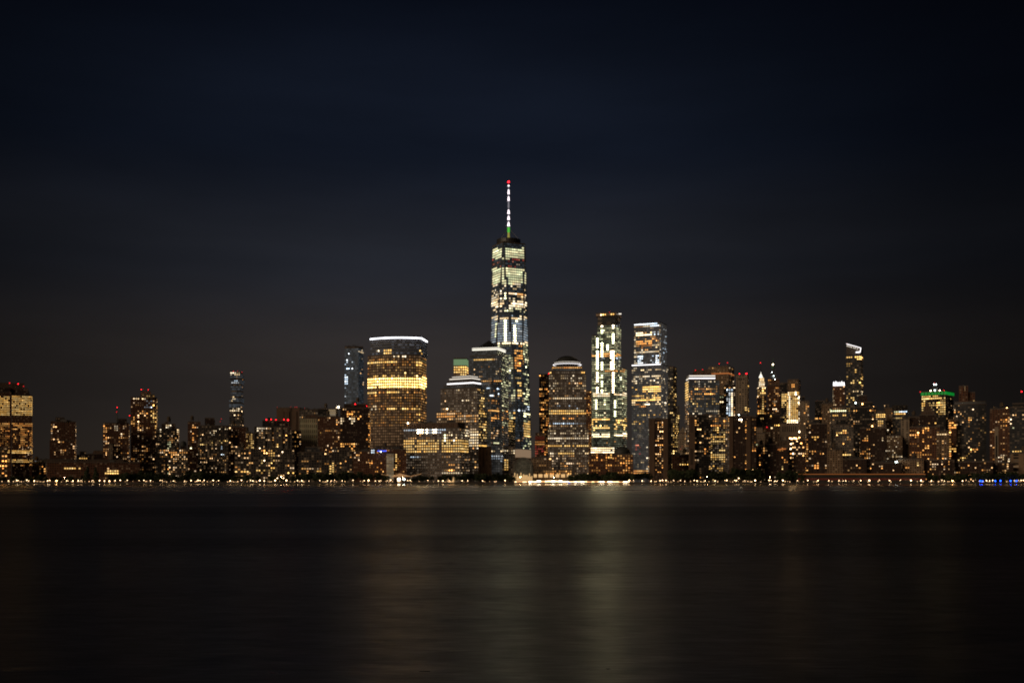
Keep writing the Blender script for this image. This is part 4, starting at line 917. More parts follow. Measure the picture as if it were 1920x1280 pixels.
b.vol(1551, 1580, 843, mat='tan', cw=4, fh=4.2, L=20, lit=[A(.05,'w',.9)], units=1); b.flood([(1568,874)], 1.0, 'lampo')
b = B('apartment_building', 'dark low waterfront block with scattered orange rooms at the centre of the right half', 1545)
b.vol(1578, 1625, 861, mat='brickd', cw=4, fh=4.2, L=20, lit=[A(.26,'w',1.5)], units=4)
b = B('apartment_building', 'low dark waterfront block right of the black front tower, a bright lamp at its end', 1545)
b.vol(1622, 1690, 868, mat='brickd', cw=4, fh=4.2, L=20, lit=[A(.24,'w',1.6)], units=4)
bulb(b.e, 1680.5, 866.5, 1540, 1.7, 'lampc', 'floodlight', 20)
b = B('apartment_building', 'low waterfront block with a pillared row of tan windows', 1548)
b.vol(1684, 1732, 861, mat='tan', cw=4, fh=4.4, L=20, lit=[(1696,1716,868,878,.55,'w',1.3),(1718,1730,864,876,.5,'y',1.5)], units=3)
# front left of that: 1400-1510
b = B('stone_tower', 'small pale lit stone building with a pink glowing top right of the wide brown slab', 1650)
b.vol(1414, 1434, 812, mat='stone', cw=3.8, fh=4.2, L=24, lit=[A(.1,'a',1.3),(1414,1432,832,836,.7,'g',1.2)])
b.vol(1417, 1430, 802, yb=812, mat='stone', L=16, dD=3, part='upper_tier')
b = B('office_building', 'tan building with a red sign light in the gap below the two spires', 1800)
b.vol(1432, 1462, 800, mat='tan', cw=3.8, fh=4.2, L=26, lit=[A(.12,'w',1.1),(1446,1450,796,806,.9,'k',2)], units=2)
bulb(b.e, 1438, 800.5, 1795, 1.0, 'redsoft', 'beacon', 4)
b = B('office_tower', 'brown shaft in shadow directly beneath the two spires', 1900)
b.vol(1418, 1462, 778, mat='brickd', cw=3.5, fh=4.0, L=26, lit=[A(.2,'y',1.2)], units=3)
b = B('apartment_building', 'orange tinted brick block behind the lamps right of the big waterfront tree', 1590)
b.vol(1415, 1446, 838, mat='brick', cw=4.1, fh=4.4, L=24, lit=[A(.14,'w',1.2),(1421,1426,838,878,.75,'a',1.6),(1428,1438,840,845,.7,'o',1.4),(1440,1446,845,866,.7,'y',2)], units=2)
b = B('apartment_building', 'black gabled block between the orange tinted brick block and the orange light line', 1575)
b.vol(1434, 1456, 833, mat='brickd', L=22, cw=4, fh=4.2, lit=[A(.07,'w',1)])
b.vol(1438, 1451, 822, yb=833, mat='brickd', L=16, dD=3, ts=.5, part='roof_tower')
b = B('apartment_building', 'dark block with a glowing orange line along its cornice', 1570)
b.vol(1456, 1478, 838, mat='brickd', cw=4.0, fh=4.3, L=24, lit=[A(.25,'a',1.2),(1464,1474,848,868,.8,'a',1.6),(1464,1474,874,882,.85,'y',1.9)], units=1)
b.vol(1459, 1480, 826, yb=838, mat='slab', L=14, dD=5, part='penthouse')
m = MB(); m.bar((PX(1458.5,1567),1567,PZ(842.5,1567)),(PX(1473.5,1567),1567,PZ(841,1567)),.9); m.build('light_strip', G['orange'], b.e)
b = B('apartment_building', 'dark block with five bright lights along its roof, below the dazzling columned tower', 1580)
b.vol(1477, 1512, 825, mat='brickd', cw=4.0, fh=4.2, L=26, lit=[A(.22,'w',1.3)], units=2)
b.flood([(1481.5,821.5),(1485,822),(1489.5,821),(1493,822),(1499,820.5)], 1.3, 'lampo', 0).flood([(1483,832),(1482.5,841),(1487,850)], 1.4, 'lamp', -2)
# ================================================================ FAR RIGHT
b = B('office_tower', 'square tower with a green glowing roof band and floodlit masts', 1800)
GB = [A(.05,'w',.8),(1729,1773,742,748,.9,'y',1.7),(1729,1773,750,758,.5,'y',1.3),(1729,1773,753,778,.72,'y',1.5),(1755,1773,757,763,.95,'y',2)]
b.vol(1728, 1773, 741.5, xs=1787.5, L=40, mat='dark', cw=3.7, fh=3.9, lit=GB)
b.vol(1727, 1773.5, 735.5, yb=741.5, xs=1788.5, L=41, dD=-1, mat='darkgl', part='roof_band', units=2)
b.strip(738.8, 5.4, 'green', [0, 1])
for x_ in range(1733, 1773, 6):
    p = b.poly[0].lerp(b.poly[1], (x_ - 1727) / 46.5); m = MB(); m.box(p.x - .4, p.x + .4, p.y - 1.2, p.y - .4, PZ(741.5,1799), PZ(736,1799)); m.build('band_rib', M['slate'], b.e)
m = MB(); Dq = 1815
for sx in (-1, 1):
    for sy in (-1, 1): m.bar((PX(1753,Dq) + sx * 4, Dq + sy * 4, PZ(736,Dq)), (PX(1753,Dq) + sx * 1.6, Dq + sy * 1.6, PZ(720,Dq)), .35)
for t in (.25, .5, .75): 
    zz = PZ(736 - 16 * t, Dq); w = 4 - 2.4 * t; m.bar((PX(1753,Dq) - w, Dq - w, zz), (PX(1753,Dq) + w, Dq - w, zz), .3); m.bar((PX(1753,Dq) - w, Dq + w, zz), (PX(1753,Dq) + w, Dq + w, zz), .3)
m.build('lattice_mast', M['steel'], b.e)
b.flood([(1751.5,720.5),(1754.8,720.5),(1753,731.5)], 1.2, 'lampc', 10).flood([(1745,732.5),(1762,732)], 1.6, 'flood', 6).red([(1725.5,734.5),(1770,732),(1786.5,738),(1752,718)], 1.3)
b = B('stone_tower', 'dark pointed roof tower in front of the green banded tower', 1650)
b.vol(1724, 1756, 778, mat='brickd', cw=3.8, fh=4.1, L=28, lit=[A(.06,'w',1.1),(1748,1754,790,793,.9,'y',1.6)])
b.vol(1727, 1752, 772, yb=778, mat='slab', L=22, dD=2, part='upper_tier')
b.vol(1729, 1749, 752, yb=772, mat='slab', L=18, dD=4, ts=.06, part='pointed_roof', roof=False, occ=False)
VOLS.append((1733, 1745, 764, 1654, 0))
b = B('office_building', 'plain dark block left of the pointed roof tower', 1700)
b.vol(1702, 1726, 782, mat='brickd', cw=3.8, fh=4.1, L=26, lit=[A(.05,'w',1.0)], units=1)
b = B('apartment_building', 'brick block with many orange rooms below the green banded tower', 1580)
b.vol(1705, 1762, 801, mat='brick', cw=4.0, fh=4.1, L=28, lit=[A(.2,'a',1.2),(1721,1732,800,860,.5,'a',1.8),(1706,1722,812,816,.8,'o',1.6),(1705,1720,838,860,.3,'a',1.4)], units=2)
b = B('apartment_building', 'tan block with a glowing rooftop room right of the many orange rooms', 1565)
b.vol(1756, 1780, 808, mat='tan', cw=3.8, fh=4.1, L=24, lit=[A(.28,'w',1.1),(1758,1776,811,817,.9,'k',1.7),(1756,1772,840,865,.55,'w',1.4)])
b = B('apartment_tower', 'narrow tower with curved orange lit balconies beside the dark blue glass tower', 1620)
b.vol(1779, 1793, 786, mat='brick', cw=4.6, fh=4.8, L=24, lit=[A(.55,'a',1.1),(1781,1793,796,802,.9,'a',2),(1781,1796,840,846,.9,'y',1.6)], ww=.9)
b = B('brown_tower', 'dark brown tower with a golden lit slot at its top right of the green band', 2000)
b.vol(1798, 1815, 724, mat='brick', L=24, cw=5, fh=5, lit=[(1807,1811,741,760,1,'y',1.6)])
b.vol(1811, 1828, 736, mat='brick', L=24, dD=4, part='right_wing', cw=4, fh=5, lit=[(1822,1826,740,760,.5,'y',1)])
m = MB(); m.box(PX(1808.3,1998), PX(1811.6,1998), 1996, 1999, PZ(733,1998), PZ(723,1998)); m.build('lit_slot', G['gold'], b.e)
b = B('curved_glass_tower', 'broad curved dark blue glass tower near the right edge', 1640)
b.vol(1788.5, 1849, 759, mat='darkgl', L=36, curve=9, n=16, cw=3.9, fh=3.9, lit=[A(.09,'w',1.0),(1790,1800,770,775,.95,'w',1.5),(1797,1812,777,782,.7,'a',1.7),(1815,1824,781,800,.6,'a',1.3),(1836,1852,800,812,.5,'y',.7),(1792,1810,806,811,.6,'k',1.2),(1818,1834,840,848,.7,'a',1.5),(1795,1820,850,866,.45,'y',1.6),(1830,1850,832,834,.3,'w',1)])
b.vol(1789.5, 1848, 754.5, yb=759, mat='bluegl', L=30, curve=8, n=16, dD=3, part='crown', cw=60, fh=60)
b = B('apartment_tower', 'brown tower with bright corner lights on its roof, second from the right edge', 1620)
b.vol(1856, 1894, 767, mat='brick', cw=3.8, fh=4.0, L=28, lit=[A(.16,'w',1.1),(1877,1890,785,800,.5,'a',1.4),(1869,1895,850,866,.85,'k',1.4)], units=2)
b.vol(1865, 1872, 800, mat='stone', L=4, dD=-3, part='pier', cw=8, fh=80, roof=False)
b.flood([(1863,767.5),(1866.5,767.3),(1870,768.5),(1883.5,768.5),(1888,765)], 1.2, 'lampo', 0)
b = B('office_tower', 'dark tower cut by the right edge with two red lights high on its masts', 1600)
b.vol(1893, 1930, 764, mat='darkgl', cw=4.0, fh=4.0, L=34, lit=[A(.06,'w',1.0),(1893,1908,775,779,.8,'w',1.2),(1898,1904,798,815,.5,'g',1.3),(1899,1925,842,847,.9,'y',1.7),(1908,1925,836,841,.5,'y',1.6)], units=3)
b.vol(1898, 1934, 757, yb=764, mat='dark', L=20, dD=5, part='penthouse')
b.mast(1915.5, 757, 733, .5, 6).red([(1915.5,734),(1908.5,759.5)], 1.3, mast=3)
b = B('apartment_building', 'pale low block with horizontal ledges at the right edge', 1560)
b.vol(1895, 1935, 850, mat='tan', cw=18, fh=5, ww=.9, wh=.3, L=24, units=1)
b = B('apartment_building', 'low dark waterfront block below the curved dark blue glass tower', 1545)
b.vol(1788, 1862, 866, mat='brickd', cw=4, fh=4.3, L=20, lit=[A(.26,'w',1.3)], units=5)
b = B('apartment_building', 'low dark waterfront block at the far right with three small lit rooms', 1546)
b.vol(1862, 1900, 868, mat='brickd', cw=4, fh=4.3, L=20, lit=[A(.2,'w',1.1)], units=2)
b = B('apartment_building', 'dark waterfront block with two pairs of orange rooms below the brick block with many', 1546)
b.vol(1730, 1790, 863, mat='brickd', cw=4, fh=4.3, L=20, lit=[A(.26,'w',1.5),(1736,1748,876,881,.7,'a',2)], units=3)
ROUGH_BASE = .32; ROUGH_LANE = .12; BUMP = .6; RIP = .21; SUNE = .65; FW = 1.95
SKY0 = (.0310,.0238,.0185); SKY1 = (.0265,.0222,.0208); SKY2 = (.0142,.0158,.0215); SKY3 = (.0058,.0084,.0160); SKY4 = (.0017,.0026,.0058)
# ================================================================ SETTING
mesh_obj('river', [(-2600,-300,0),(2600,-300,0),(2600,1482,0),(-2600,1482,0)], [(0,1,2,3)], None); RV = bpy.data.objects['river']; tag(RV, kind='structure')
mesh_obj('ground', [(-9000,1481,LAND),(9000,1481,LAND),(9000,16000,LAND),(-9000,16000,LAND)], [(0,1,2,3)], M['parapet']); tag(bpy.data.objects['ground'], kind='structure')
mb = MB(); mb.box(-2600, 2600, 1479.2, 1481.2, -3, LAND + .25)
tag(mb.build('seawall', M['concrete']), kind='structure')
mesh_obj('promenade', [(-2600,1481.3,LAND+.01),(2600,1481.3,LAND+.01),(2600,1502,LAND+.01),(-2600,1502,LAND+.01)], [(0,1,2,3)], M['concrete']); tag(bpy.data.objects['promenade'], kind='structure')
mesh_obj('road', [(-2600,1526,LAND+.01),(2600,1526,LAND+.01),(2600,1537,LAND+.01),(-2600,1537,LAND+.01)], [(0,1,2,3)], M['dark']) ; bpy.data.objects['road'].data.materials[0] = plain('asphalt', (.05,.05,.05), .85); tag(bpy.data.objects['road'], kind='structure')
# river material: long wind-smoothed swell, calm lane along the far bulkhead
m, nt, bs_ = newmat('river_water'); N = nt.nodes; L = nt.links
bs_.inputs['Base Color'].default_value = (.006, .007, .007, 1); bs_.inputs['IOR'].default_value = 1.33
geo = N.new('ShaderNodeNewGeometry'); sp = N.new('ShaderNodeSeparateXYZ'); L.new(geo.outputs['Position'], sp.inputs[0])
def mapr(src, a, b_, c, d, smooth=True):
    n = N.new('ShaderNodeMapRange'); n.interpolation_type = 'SMOOTHSTEP' if smooth else 'LINEAR'
    for i, v in ((1, a), (2, b_), (3, c), (4, d)): n.inputs[i].default_value = v
    L.new(src, n.inputs[0]); return n.outputs[0]
def noise(scx, scy, det=3, dist=0.0):
    mp = N.new('ShaderNodeMapping'); mp.inputs['Scale'].default_value = (scx, scy, 1)
    L.new(geo.outputs['Position'], mp.inputs[0])
    n = N.new('ShaderNodeTexNoise'); n.inputs['Scale'].default_value = 1; n.inputs['Detail'].default_value = det; n.inputs['Distortion'].default_value = dist
    L.new(mp.outputs[0], n.inputs['Vector']); return n.outputs[0]
def mth(op, a, b_):
    n = N.new('ShaderNodeMath'); n.operation = op
    for i, x in enumerate((a, b_)):
        if isinstance(x, (int, float)): n.inputs[i].default_value = x
        else: L.new(x, n.inputs[i])
    return n.outputs[0]
calm = mapr(sp.outputs[1], 820, 930, 0, 1)
lane = mapr(noise(.0012, .012, 2), .35, .68, 0, 1)
rough = mth('ADD', mth('MULTIPLY', lane, ROUGH_LANE), ROUGH_BASE)
rough = mth('SUBTRACT', rough, mapr(sp.outputs[1], 120, 700, 0, .14))
rough = mth('ADD', rough, mth('MULTIPLY', mth('SUBTRACT', noise(.8, 1.5, 6, .3), .5), mapr(sp.outputs[1], 60, 600, RIP, RIP * .5)))
rough = mth('ADD', rough, mth('MULTIPLY', mth('SUBTRACT', noise(.02, .10, 3, .2), .5), RIP * .8))
rough = mth('ADD', mth('MULTIPLY', rough, mth('SUBTRACT', 1.0, calm)), mth('MULTIPLY', calm, .09))
L.new(rough, bs_.inputs['Roughness'])
h = mth('ADD', mth('MULTIPLY', noise(1.6, 4.5, 4, .4), .16), mth('ADD', mth('MULTIPLY', noise(.22, .5, 3, .3), .5), mth('MULTIPLY', noise(.05, .12, 2), 1.0)))
near = mth('MULTIPLY', mapr(sp.outputs[1], 60, 500, 1, .12), mapr(sp.outputs[1], 12, 70, .35, 1))
bp = N.new('ShaderNodeBump'); bp.inputs['Distance'].default_value = .35
L.new(h, bp.inputs['Height']); L.new(mth('MULTIPLY', mth('MULTIPLY', near, BUMP), mth('SUBTRACT', 1.0, calm)), bp.inputs['Strength'])
L.new(bp.outputs[0], bs_.inputs['Normal'])
bs_.inputs['Specular IOR Level'].default_value = .60
RV.data.materials.append(m)

# ================================================================ PROMENADE LAMPS
rl = random.Random(21)
def lamp(x, y=900.6, D=1484.5, r=.72, g='lamp', label=None, group=None, name='promenade_lamp'):
    X = PX(x, D); Z = PZ(y, D)
    e = empty(name, (X, D, LAND), label or 'small white globe lamp on the waterfront promenade', 'street lamp', group or 'white lamps along the waterfront promenade')
    m = MB(); m.lathe([(.3,0),(.3,.3),(.12,.5),(.08, max(1.0, Z - LAND - r * .8))], (X, D, LAND), 8); m.build('pole', M['steel'], e)
    m = MB(); m.ball((X, D, Z), r, 8); m.build('globe', G[g], e, True)
    m = MB(); m.lathe([(r * .55, 0), (.1, r * .35)], (X, D, Z + r * .85), 8); m.build('cap', M['steel'], e)
    return e
xs_l = [16,31.5,34,50,54,64,89,93,125,128,137,147,152,172.5,174,187,196,205,216,226,239,261,270,282,300.5,303.6,325,346.5,358,369,372,375,383,400,410,431.5,453,470,474,495.5,
 558,566,579,600,614,621,627.5,642,662,683,704,711,714,726,732,764,769,802,822,830.5,842.5,866.5,877,905,947,1188,1204,1221,1238,1242.5,1249,1263,1276,1284,1302,1307,1322,1341,1359,1363,1377,1381,1396,
 1442,1446,1453,1457,1495,1514.5,1534,1554,1573,1581,1586,1601,1614,1649,1668,1688,1746.5,1766,1771,1805,1811,1825,1850,1855.5,1861.5,1902,1910,1914.5,1919]
for x in xs_l: lamp(x + rl.uniform(-.3, .3), 900.6 + rl.uniform(-.9, .7), r=rl.choice((.3, .38, .46, .58)))
for x in (487, 516, 537, 691, 1180, 1416, 1468, 1630, 1708, 1727): lamp(x, 900.2, r=.85, label='large bright globe lamp on the waterfront promenade', group='large bright lamps along the waterfront promenade')
for x in (520, 531.5, 1385): lamp(x, 896, r=.6, D=1492, label='tall bright lamp behind the promenade lamps', group='tall lamps behind the promenade')
for x in (106, 1786): lamp(x, 901, r=.85, g='lampo', label='orange glowing lamp among the white promenade lamps', group='orange lamps on the promenade')
for x in (1838, 1842, 1866, 1876, 1895, 1905.5): lamp(x, 901.2 + rl.uniform(-.5, .5), r=.8, g='lampb', label='vivid blue lamp at the right end of the waterfront', group='blue lamps at the right end of the waterfront')
for i in range(285):
    x = rl.uniform(0, 1920)
    if 960 < x < 1180: continue
    D = rl.uniform(1485, 1500); X = PX(x, D); zz = LAND + rl.uniform(.8, 1.5)
    e = empty('bollard_light', (X, D, LAND), 'tiny warm bollard light low on the waterfront', 'bollard light', 'tiny bollard lights along the waterfront')
    m = MB(); m.lathe([(.16,0),(.14,zz - LAND)], (X, D, LAND), 6); m.build('post', M['steel'], e)
    m = MB(); m.ball((X, D, zz + .2), rl.uniform(.2, .5), 6); m.build('lamp_head', G['small'], e)

for i in range(34):  # added lamps, put in to warm the lower facades
    x = 12 + i * 57 + rl.uniform(-14, 14); D = 1527; y = rl.uniform(893, 896); X = PX(x, D); Z = PZ(y, D)
    e = empty('road_lamp', (X, D, LAND), 'added tall amber lamp brightening the lower facades behind the waterfront trees', 'street lamp', 'added amber lamps brightening the lower facades behind the waterfront trees')
    m = MB(); m.lathe([(.2,0),(.1,Z - LAND + .3)], (X, D + .8, LAND), 8); m.bar((X, D + .8, Z + .35), (X, D - .4, Z + .35), .08); m.build('pole', M['steel'], e)
    m = MB(); m.ball((X, D, Z), .34, 8); m.build('lamp_glass', G['roadlamp'], e)
# ================================================================ TREES
LEAF = []
def crown_mesh(seed, n=420, cone=False):
    r = random.Random(seed); vs = []; fs = []
    blobs = []
    if cone:
        for i in range(9): t = i / 8; blobs.append((r.uniform(-.1,.1), r.uniform(-.1,.1), .15 + t * .85, .42 * (1 - t) + .05))
    else:
        for i in range(11): a = r.uniform(0, 6.28); q = r.uniform(0, .34); blobs.append((q*math.cos(a), q*math.sin(a), r.uniform(.38,.85) - q * .35, r.uniform(.16,.30)))
    for i in range(n):
        bx, by, bz, br = r.choice(blobs)
        d = Vector((r.gauss(0,1), r.gauss(0,1), r.gauss(0,.9))).normalized() * br * r.uniform(.55, 1.08)
        c = Vector((bx, by, bz)) + d
        u = Vector((r.gauss(0,1), r.gauss(0,1), r.gauss(0,1))).normalized(); w = u.orthogonal().normalized(); s = r.uniform(.04, .08)
        k = len(vs); vs += [c - u*s - w*s*.6, c + u*s - w*s*.6, c + u*s*1.1 + w*s*.7, c - u*s + w*s*.6]; fs.append((k,k+1,k+2,k+3))
    me = bpy.data.meshes.new('crown'); me.from_pydata([tuple(v) for v in vs], [], fs); me.materials.append(M['leaf']); return me
def trunk_mesh(seed):
    r = random.Random(seed); m = MB(); m.lathe([(.035,0),(.024,.2),(.018,.5)], (0,0,0), 7)
    for i in range(5):
        a = r.uniform(0, 6.28); z = r.uniform(.25,.45); m.bar((0,0,z), (.22*math.cos(a), .22*math.sin(a), z + r.uniform(.15,.3)), .009)
    me = bpy.data.meshes.new('trunk'); me.from_pydata(m.v, [], m.f); me.materials.append(M['bark']); return me
CR = [crown_mesh(i) for i in range(4)]; CC = crown_mesh(9, 420, True); TR = [trunk_mesh(i) for i in range(3)]
def tree(x, ytop, D, wide=1.0, cone=False, label=None, group=None):
    X = PX(x, D); hgt = PZ(ytop, D) - LAND
    e = empty('conifer_tree' if cone else 'broadleaf_tree', (X, D, LAND), label or 'dark rounded tree on the waterfront promenade', 'tree', group or 'dark trees along the waterfront')
    e.rotation_euler = (0, 0, rl.uniform(0, 6.28))
    for nm, me in (('trunk', rl.choice(TR)), ('crown', CC if cone else rl.choice(CR))):
        o = bpy.data.objects.new(nm, me); COL.objects.link(o); o.parent = e; o.scale = (hgt * wide, hgt * wide, hgt)
tree(163, 876.5, 1500, .62, True, 'taller dark pointed conifer before the long low brick building', 'x'); bpy.context.scene.objects
tree(180, 877.5, 1500, .55, True, 'slimmer dark pointed conifer before the long low brick building', 'x')
for o in COL.objects:
    if o.get('group') == 'x': del o['group']
for a_, c_, yt, st in ((208,232,886,9),(232,300,884,9),(303,345,888,10),(350,412,882.5,9),(414,462,888,9),(465,556,892,12),(558,606,886,9),(607,640,886,9),(642,700,884,9),(712,726,884.5,9),(778,830,889,12),(832,872,887,10),(884,962,886.5,8),
   (1072,1160,884.5,9),(1160,1216,886,10),(1260,1300,880,9),(1335,1372,882,9),(1376,1424,877,8),(1424,1440,886,9),(1462,1520,882,9),(1745,1835,887,11),(1836,1920,884,9),(0,60,892,13),(60,160,891,13)):
    x = a_
    while x < c_:
        tree(x + rl.uniform(-1.5, 1.5), yt + rl.uniform(-1.5, 4), rl.uniform(1490, 1520), rl.uniform(.85, 1.2)); x += st * rl.uniform(.7, 1.15)
# ================================================================ WATERFRONT STRUCTURES
# tensile canopy
D = 1496; e = empty('canopy_tent', (PX(752, D), D, LAND), 'peaked white canvas canopy glowing orange by the water', 'canopy')
pk = Vector((PX(750, D), D, PZ(887, D))); rim = [(733,894.2,-9),(742,892.6,-12),(757,893.4,-13),(768,892,-10),(775,894,0),(765,893,10),(745,893,12),(735,894,8)]
vs = [pk] + [Vector((PX(x, D), D + dy, PZ(y, D))) for x, y, dy in rim]
mesh_obj('canvas', vs, [(0, i + 1, (i + 1) % 8 + 1) for i in range(8)], G['canopy'], e)  # lamp light on the canvas is drawn as emission
m = MB(); m.bar((pk.x, pk.y, LAND), pk + Vector((0,0,1.5)), .25); m.build('mast', M['steel'], e)
for v in vs[1::2]: m = MB(); m.bar((v.x, v.y, LAND), v, .15); m.build('pole', M['steel'], e)
for k, (x0, y0, x1, y1) in enumerate(((715,889,728,891.5),(770,893,790,888.5))):
    D = 1505 + k * 4; e = empty('canopy_tent', (PX(x0, D), D, LAND), ('slanting lit canvas sail left of the peaked orange canopy', 'slanting canvas sail rising right of the peaked orange canopy')[k], 'canopy')
    vs = [(PX(x0,D),D-3,PZ(y0,D)),(PX(x1,D),D-3,PZ(y1,D)),(PX(x1,D),D+6,PZ(y1,D)+1),(PX(x0,D),D+6,PZ(y0,D)+1)]
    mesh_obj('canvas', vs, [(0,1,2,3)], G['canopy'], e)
    for v in (vs[0], vs[1]): m = MB(); m.bar((v[0], v[1], LAND), v, .15); m.build('pole', M['steel'], e)
for x, y, r, g in ((748, 898.3, 2.3, 'flood'), (757.5, 898.2, 1.2, 'lampc')):
    D = 1494; e = empty('floodlight_mast', (PX(x, D), D, LAND), 'dazzling white floodlight under the peaked orange canopy' if r > 2 else 'smaller cool white floodlight under the right side of the peaked orange canopy', 'floodlight')
    m = MB(); m.bar((PX(x,D),D,LAND), (PX(x,D),D,PZ(y,D)-r*.7), .15); m.build('pole', M['steel'], e)
    m = MB(); m.ball((PX(x,D),D,PZ(y,D)), r); m.build('lamp_glass', G[g], e)
D = 1512; e = empty('waterfront_pavilion', (PX(845, D), D, LAND), 'small pavilion with golden lit walls among the trees', 'pavilion')
m = MB(); m.box(PX(838,D),PX(852,D),D,D+8,LAND,PZ(893.5,D)); m.build('wall', G['atr'], e); m = MB(); m.box(PX(836.5,D),PX(853.5,D),D-1,D+9,PZ(893.5,D),PZ(892.6,D)); m.build('roof', M['roof'], e)
for x in (838.5, 843, 847.5, 851.5): m = MB(); m.box(PX(x,D)-.5,PX(x,D)+.5,D-.8,D-.3,LAND,PZ(893.5,D)); m.build('column', M['steel'], e)
# made-up landing whose line of lights stands in for ferry light trails
D = 1477; e = empty('ferry_landing', (PX(1070, D), D, 0), 'made-up long low ferry landing whose line of warm white lights stands in for ferry light trails', 'ferry landing')
m = MB(); m.box(PX(964,D),PX(1181,D),D-5,D+2,-.5,.9); m.build('deck', M['wood'], e)
x = 965.0; i = 0
while x < 1178:
    w = rl.uniform(3, 9); th = .55 if (x < 990 or x > 1060) else .95
    zc_ = 2.6 + (.7 if 1005 < x < 1050 else 0) + rl.uniform(-.2, .2)
    m = MB(); m.box(PX(x,D),PX(x + w - .35,D),D-1.2,D-.4,zc_ - th,zc_ + th); m.build('light_panel', G[rl.choice(('pier','pierb','pier','pierc'))], e)
    m = MB(); m.box(PX(x,D)-.1,PX(x,D)+.1,D-.9,D-.6,.9,zc_ + th + .8); m.build('post', M['steel'], e)
    x += w; i += 1
m = MB(); m.box(PX(964,D),PX(1181,D),D-1.8,D+1.5,4.7,4.95); m.build('roof', M['steel'], e)
def boat(x0, x1, D, label, stripe, cab=True):
    X0, X1 = PX(x0, D), PX(x1, D); Lg = X1 - X0; e = empty('moored_boat', ((X0 + X1) / 2, D, 0), label, 'boat')
    m = MB(); sec = [(0,.25,.9),(.12,.9,1.0),(.5,1,1.0),(.85,.85,1.15),(1,.08,1.5)]; vs = []
    for t, w, h_ in sec: X = X0 + Lg * t; vs += [(X, D - 2 * w, h_), (X, D - 1.2 * w, -.3), (X, D + 1.2 * w, -.3), (X, D + 2 * w, h_)]
    fs = [(4*i+k, 4*i+(k+1) % 4, 4*i+4+(k+1) % 4, 4*i+4+k) for i in range(4) for k in range(4)] + [(0,3,2,1),(16,17,18,19)]
    mesh_obj('hull', vs, fs, M['boat'], e)
    m = MB(); m.box(X0 + Lg * .2, X0 + Lg * .65, D - 1.2, D + 1.2, 1, 2.3); m.build('cabin', M['boat'], e)
    m = MB(); m.box(X0 + Lg * .22, X0 + Lg * .63, D - 1.3, D - 1.22, 1.5, 2.0); m.build('cabin_light', G[stripe], e)
    m = MB(); m.bar((X0 + Lg * .4, D, 2.3), (X0 + Lg * .4, D, 4.2), .08); m.build('mast', M['steel'], e)
boat(1079, 1092, 1466, 'small white boat with a white lit cabin moored by the made-up ferry landing', 'wstrip')
boat(1108, 1118, 1464, 'small white boat with a green cabin light at the made-up ferry landing', 'greend')
boat(1064, 1072, 1467, 'small white boat with a blue cabin light at the made-up ferry landing', 'blue')
# made-up shed on the right, its glows imitating a boat's light trail
D = 1494; e = empty('waterfront_shed', (PX(1615, D), D, LAND), 'made-up long low dark shed with a thin orange eave line standing in for a boat light trail', 'shed')
m = MB(); m.box(PX(1496,D),PX(1736,D),D,D+16,LAND,PZ(889.2,D)); m.build('wall', M['slate'], e)
m = MB(); m.add([(PX(1495,D),D-.8,PZ(889.2,D)),(PX(1737,D),D-.8,PZ(889.2,D)),(PX(1737,D),D+16.8,PZ(889.2,D)),(PX(1495,D),D+16.8,PZ(889.2,D)),(PX(1496,D),D+8,PZ(887.6,D)),(PX(1736,D),D+8,PZ(887.6,D))],[(0,1,5,4),(2,3,4,5),(3,0,4),(1,2,5),(0,3,2,1)]); m.build('roof', M['slate'], e)
m = MB(); m.box(PX(1497,D),PX(1735,D),D-1.1,D-.85,PZ(888.9,D),PZ(888.2,D)); m.build('light_strip', G['orange'], e)
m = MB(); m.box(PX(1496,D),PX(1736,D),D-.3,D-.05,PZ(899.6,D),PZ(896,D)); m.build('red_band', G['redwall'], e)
for x in range(1500, 1736, 9): m = MB(); m.box(PX(x,D)-.2,PX(x,D)+.2,D-.5,D-.32,LAND,PZ(889.4,D)); m.build('post', M['steel'], e)
# waterfront railing
e = empty('railing', (0, 1481.6, LAND), 'thin steel railing running along the whole waterfront promenade', 'railing')
m = MB()
for z in (LAND + .55, LAND + 1.1): m.bar((-760, 1481.6, z), (760, 1481.6, z), .05)
m.build('rails', M['steel'], e)
m = MB()
for i in range(0, 380): m.box(-760 + i*4 - .05, -760 + i*4 + .05, 1481.55, 1481.65, LAND, LAND + 1.1)
o = m.build('posts', M['steel'], e); o['kind'] = 'stuff'
flush_windows()
# ================================================================ WORLD
w = bpy.data.worlds.new('World'); SC.world = w; w.use_nodes = True; nt = w.node_tree; N = nt.nodes; L = nt.links
bg = N['Background']; tc = N.new('ShaderNodeTexCoord'); sp = N.new('ShaderNodeSeparateXYZ'); L.new(tc.outputs['Generated'], sp.inputs[0])
ramp = N.new('ShaderNodeValToRGB'); L.new(sp.outputs[2], ramp.inputs[0])
cr = ramp.color_ramp; cr.interpolation = 'EASE'
stops = [(0.0, SKY0), (.10, SKY1), (.20, SKY2), (.30, SKY3), (.45, SKY4), (1.0, SKY4)]
cr.elements[0].position = 0; cr.elements[0].color = (*stops[0][1], 1); cr.elements[1].position = 1; cr.elements[1].color = (*stops[-1][1], 1)
for p, c in stops[1:-1]: el = cr.elements.new(p); el.color = (*c, 1)
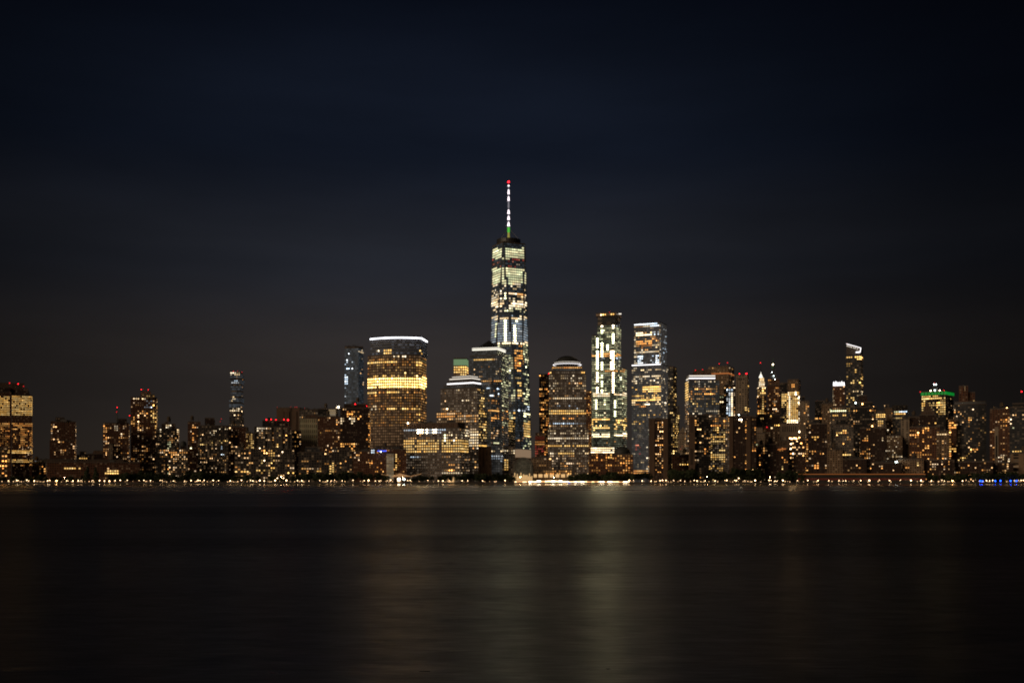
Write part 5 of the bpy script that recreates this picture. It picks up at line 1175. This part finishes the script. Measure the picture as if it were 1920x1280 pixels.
# the glow is strongest over the middle of the city and fades to either side, painting in lens vignetting too
ac = N.new('ShaderNodeMath'); ac.operation = 'ADD'; ac.inputs[1].default_value = .06; L.new(sp.outputs[0], ac.inputs[0])
az = N.new('ShaderNodeMath'); az.operation = 'ABSOLUTE'; L.new(ac.outputs[0], az.inputs[0])
mr = N.new('ShaderNodeMapRange'); mr.interpolation_type = 'SMOOTHSTEP'
for i, v in ((1, .02), (2, .53), (3, 1.1), (4, .24)): mr.inputs[i].default_value = v
L.new(az.outputs[0], mr.inputs[0])
nz = N.new('ShaderNodeTexNoise'); nz.inputs['Scale'].default_value = 3.2; nz.inputs['Detail'].default_value = 4
mp = N.new('ShaderNodeMapping'); mp.inputs['Scale'].default_value = (1, 1, 5); L.new(tc.outputs['Generated'], mp.inputs[0]); L.new(mp.outputs[0], nz.inputs['Vector'])
mr2 = N.new('ShaderNodeMapRange'); mr2.inputs[3].default_value = .6; mr2.inputs[4].default_value = 1.4; L.new(nz.outputs[0], mr2.inputs[0])
mu = N.new('ShaderNodeMath'); mu.operation = 'MULTIPLY'; L.new(mr.outputs[0], mu.inputs[0]); L.new(mr2.outputs[0], mu.inputs[1])
L.new(ramp.outputs[0], bg.inputs['Color']); L.new(mu.outputs[0], bg.inputs['Strength'])
# added warm sun lamp for the camera shore's city glow, brightening the facades
s = bpy.data.lights.new('shore_glow', 'SUN'); s.energy = SUNE; s.angle = math.radians(25); s.color = (1, .74, .5)
so = bpy.data.objects.new('shore_glow', s); COL.objects.link(so); so.location = (0, -200, 300); so.rotation_euler = (math.radians(66), 0, math.radians(-48))
# ================================================================ CAMERA
c = bpy.data.cameras.new('camera'); co = bpy.data.objects.new('camera', c); COL.objects.link(co); SC.camera = co
co.location = (0, 0, CH); co.rotation_euler = (math.radians(90), 0, 0)
c.sensor_width = 36; c.lens = F / 1920 * 36; c.shift_y = (YH - 640) / 1920; c.clip_end = 30000; c.clip_start = .5
SC.view_settings.view_transform = 'Standard'; SC.view_settings.look = 'None'; SC.view_settings.exposure = 0
SC.render.engine = 'CYCLES'; SC.cycles.use_denoising = True; SC.cycles.max_bounces = 4; SC.cycles.diffuse_bounces = 2; SC.cycles.glossy_bounces = 3
SC.cycles.sample_clamp_indirect = 3.0; SC.cycles.filter_width = FW; SC.cycles.use_adaptive_sampling = False
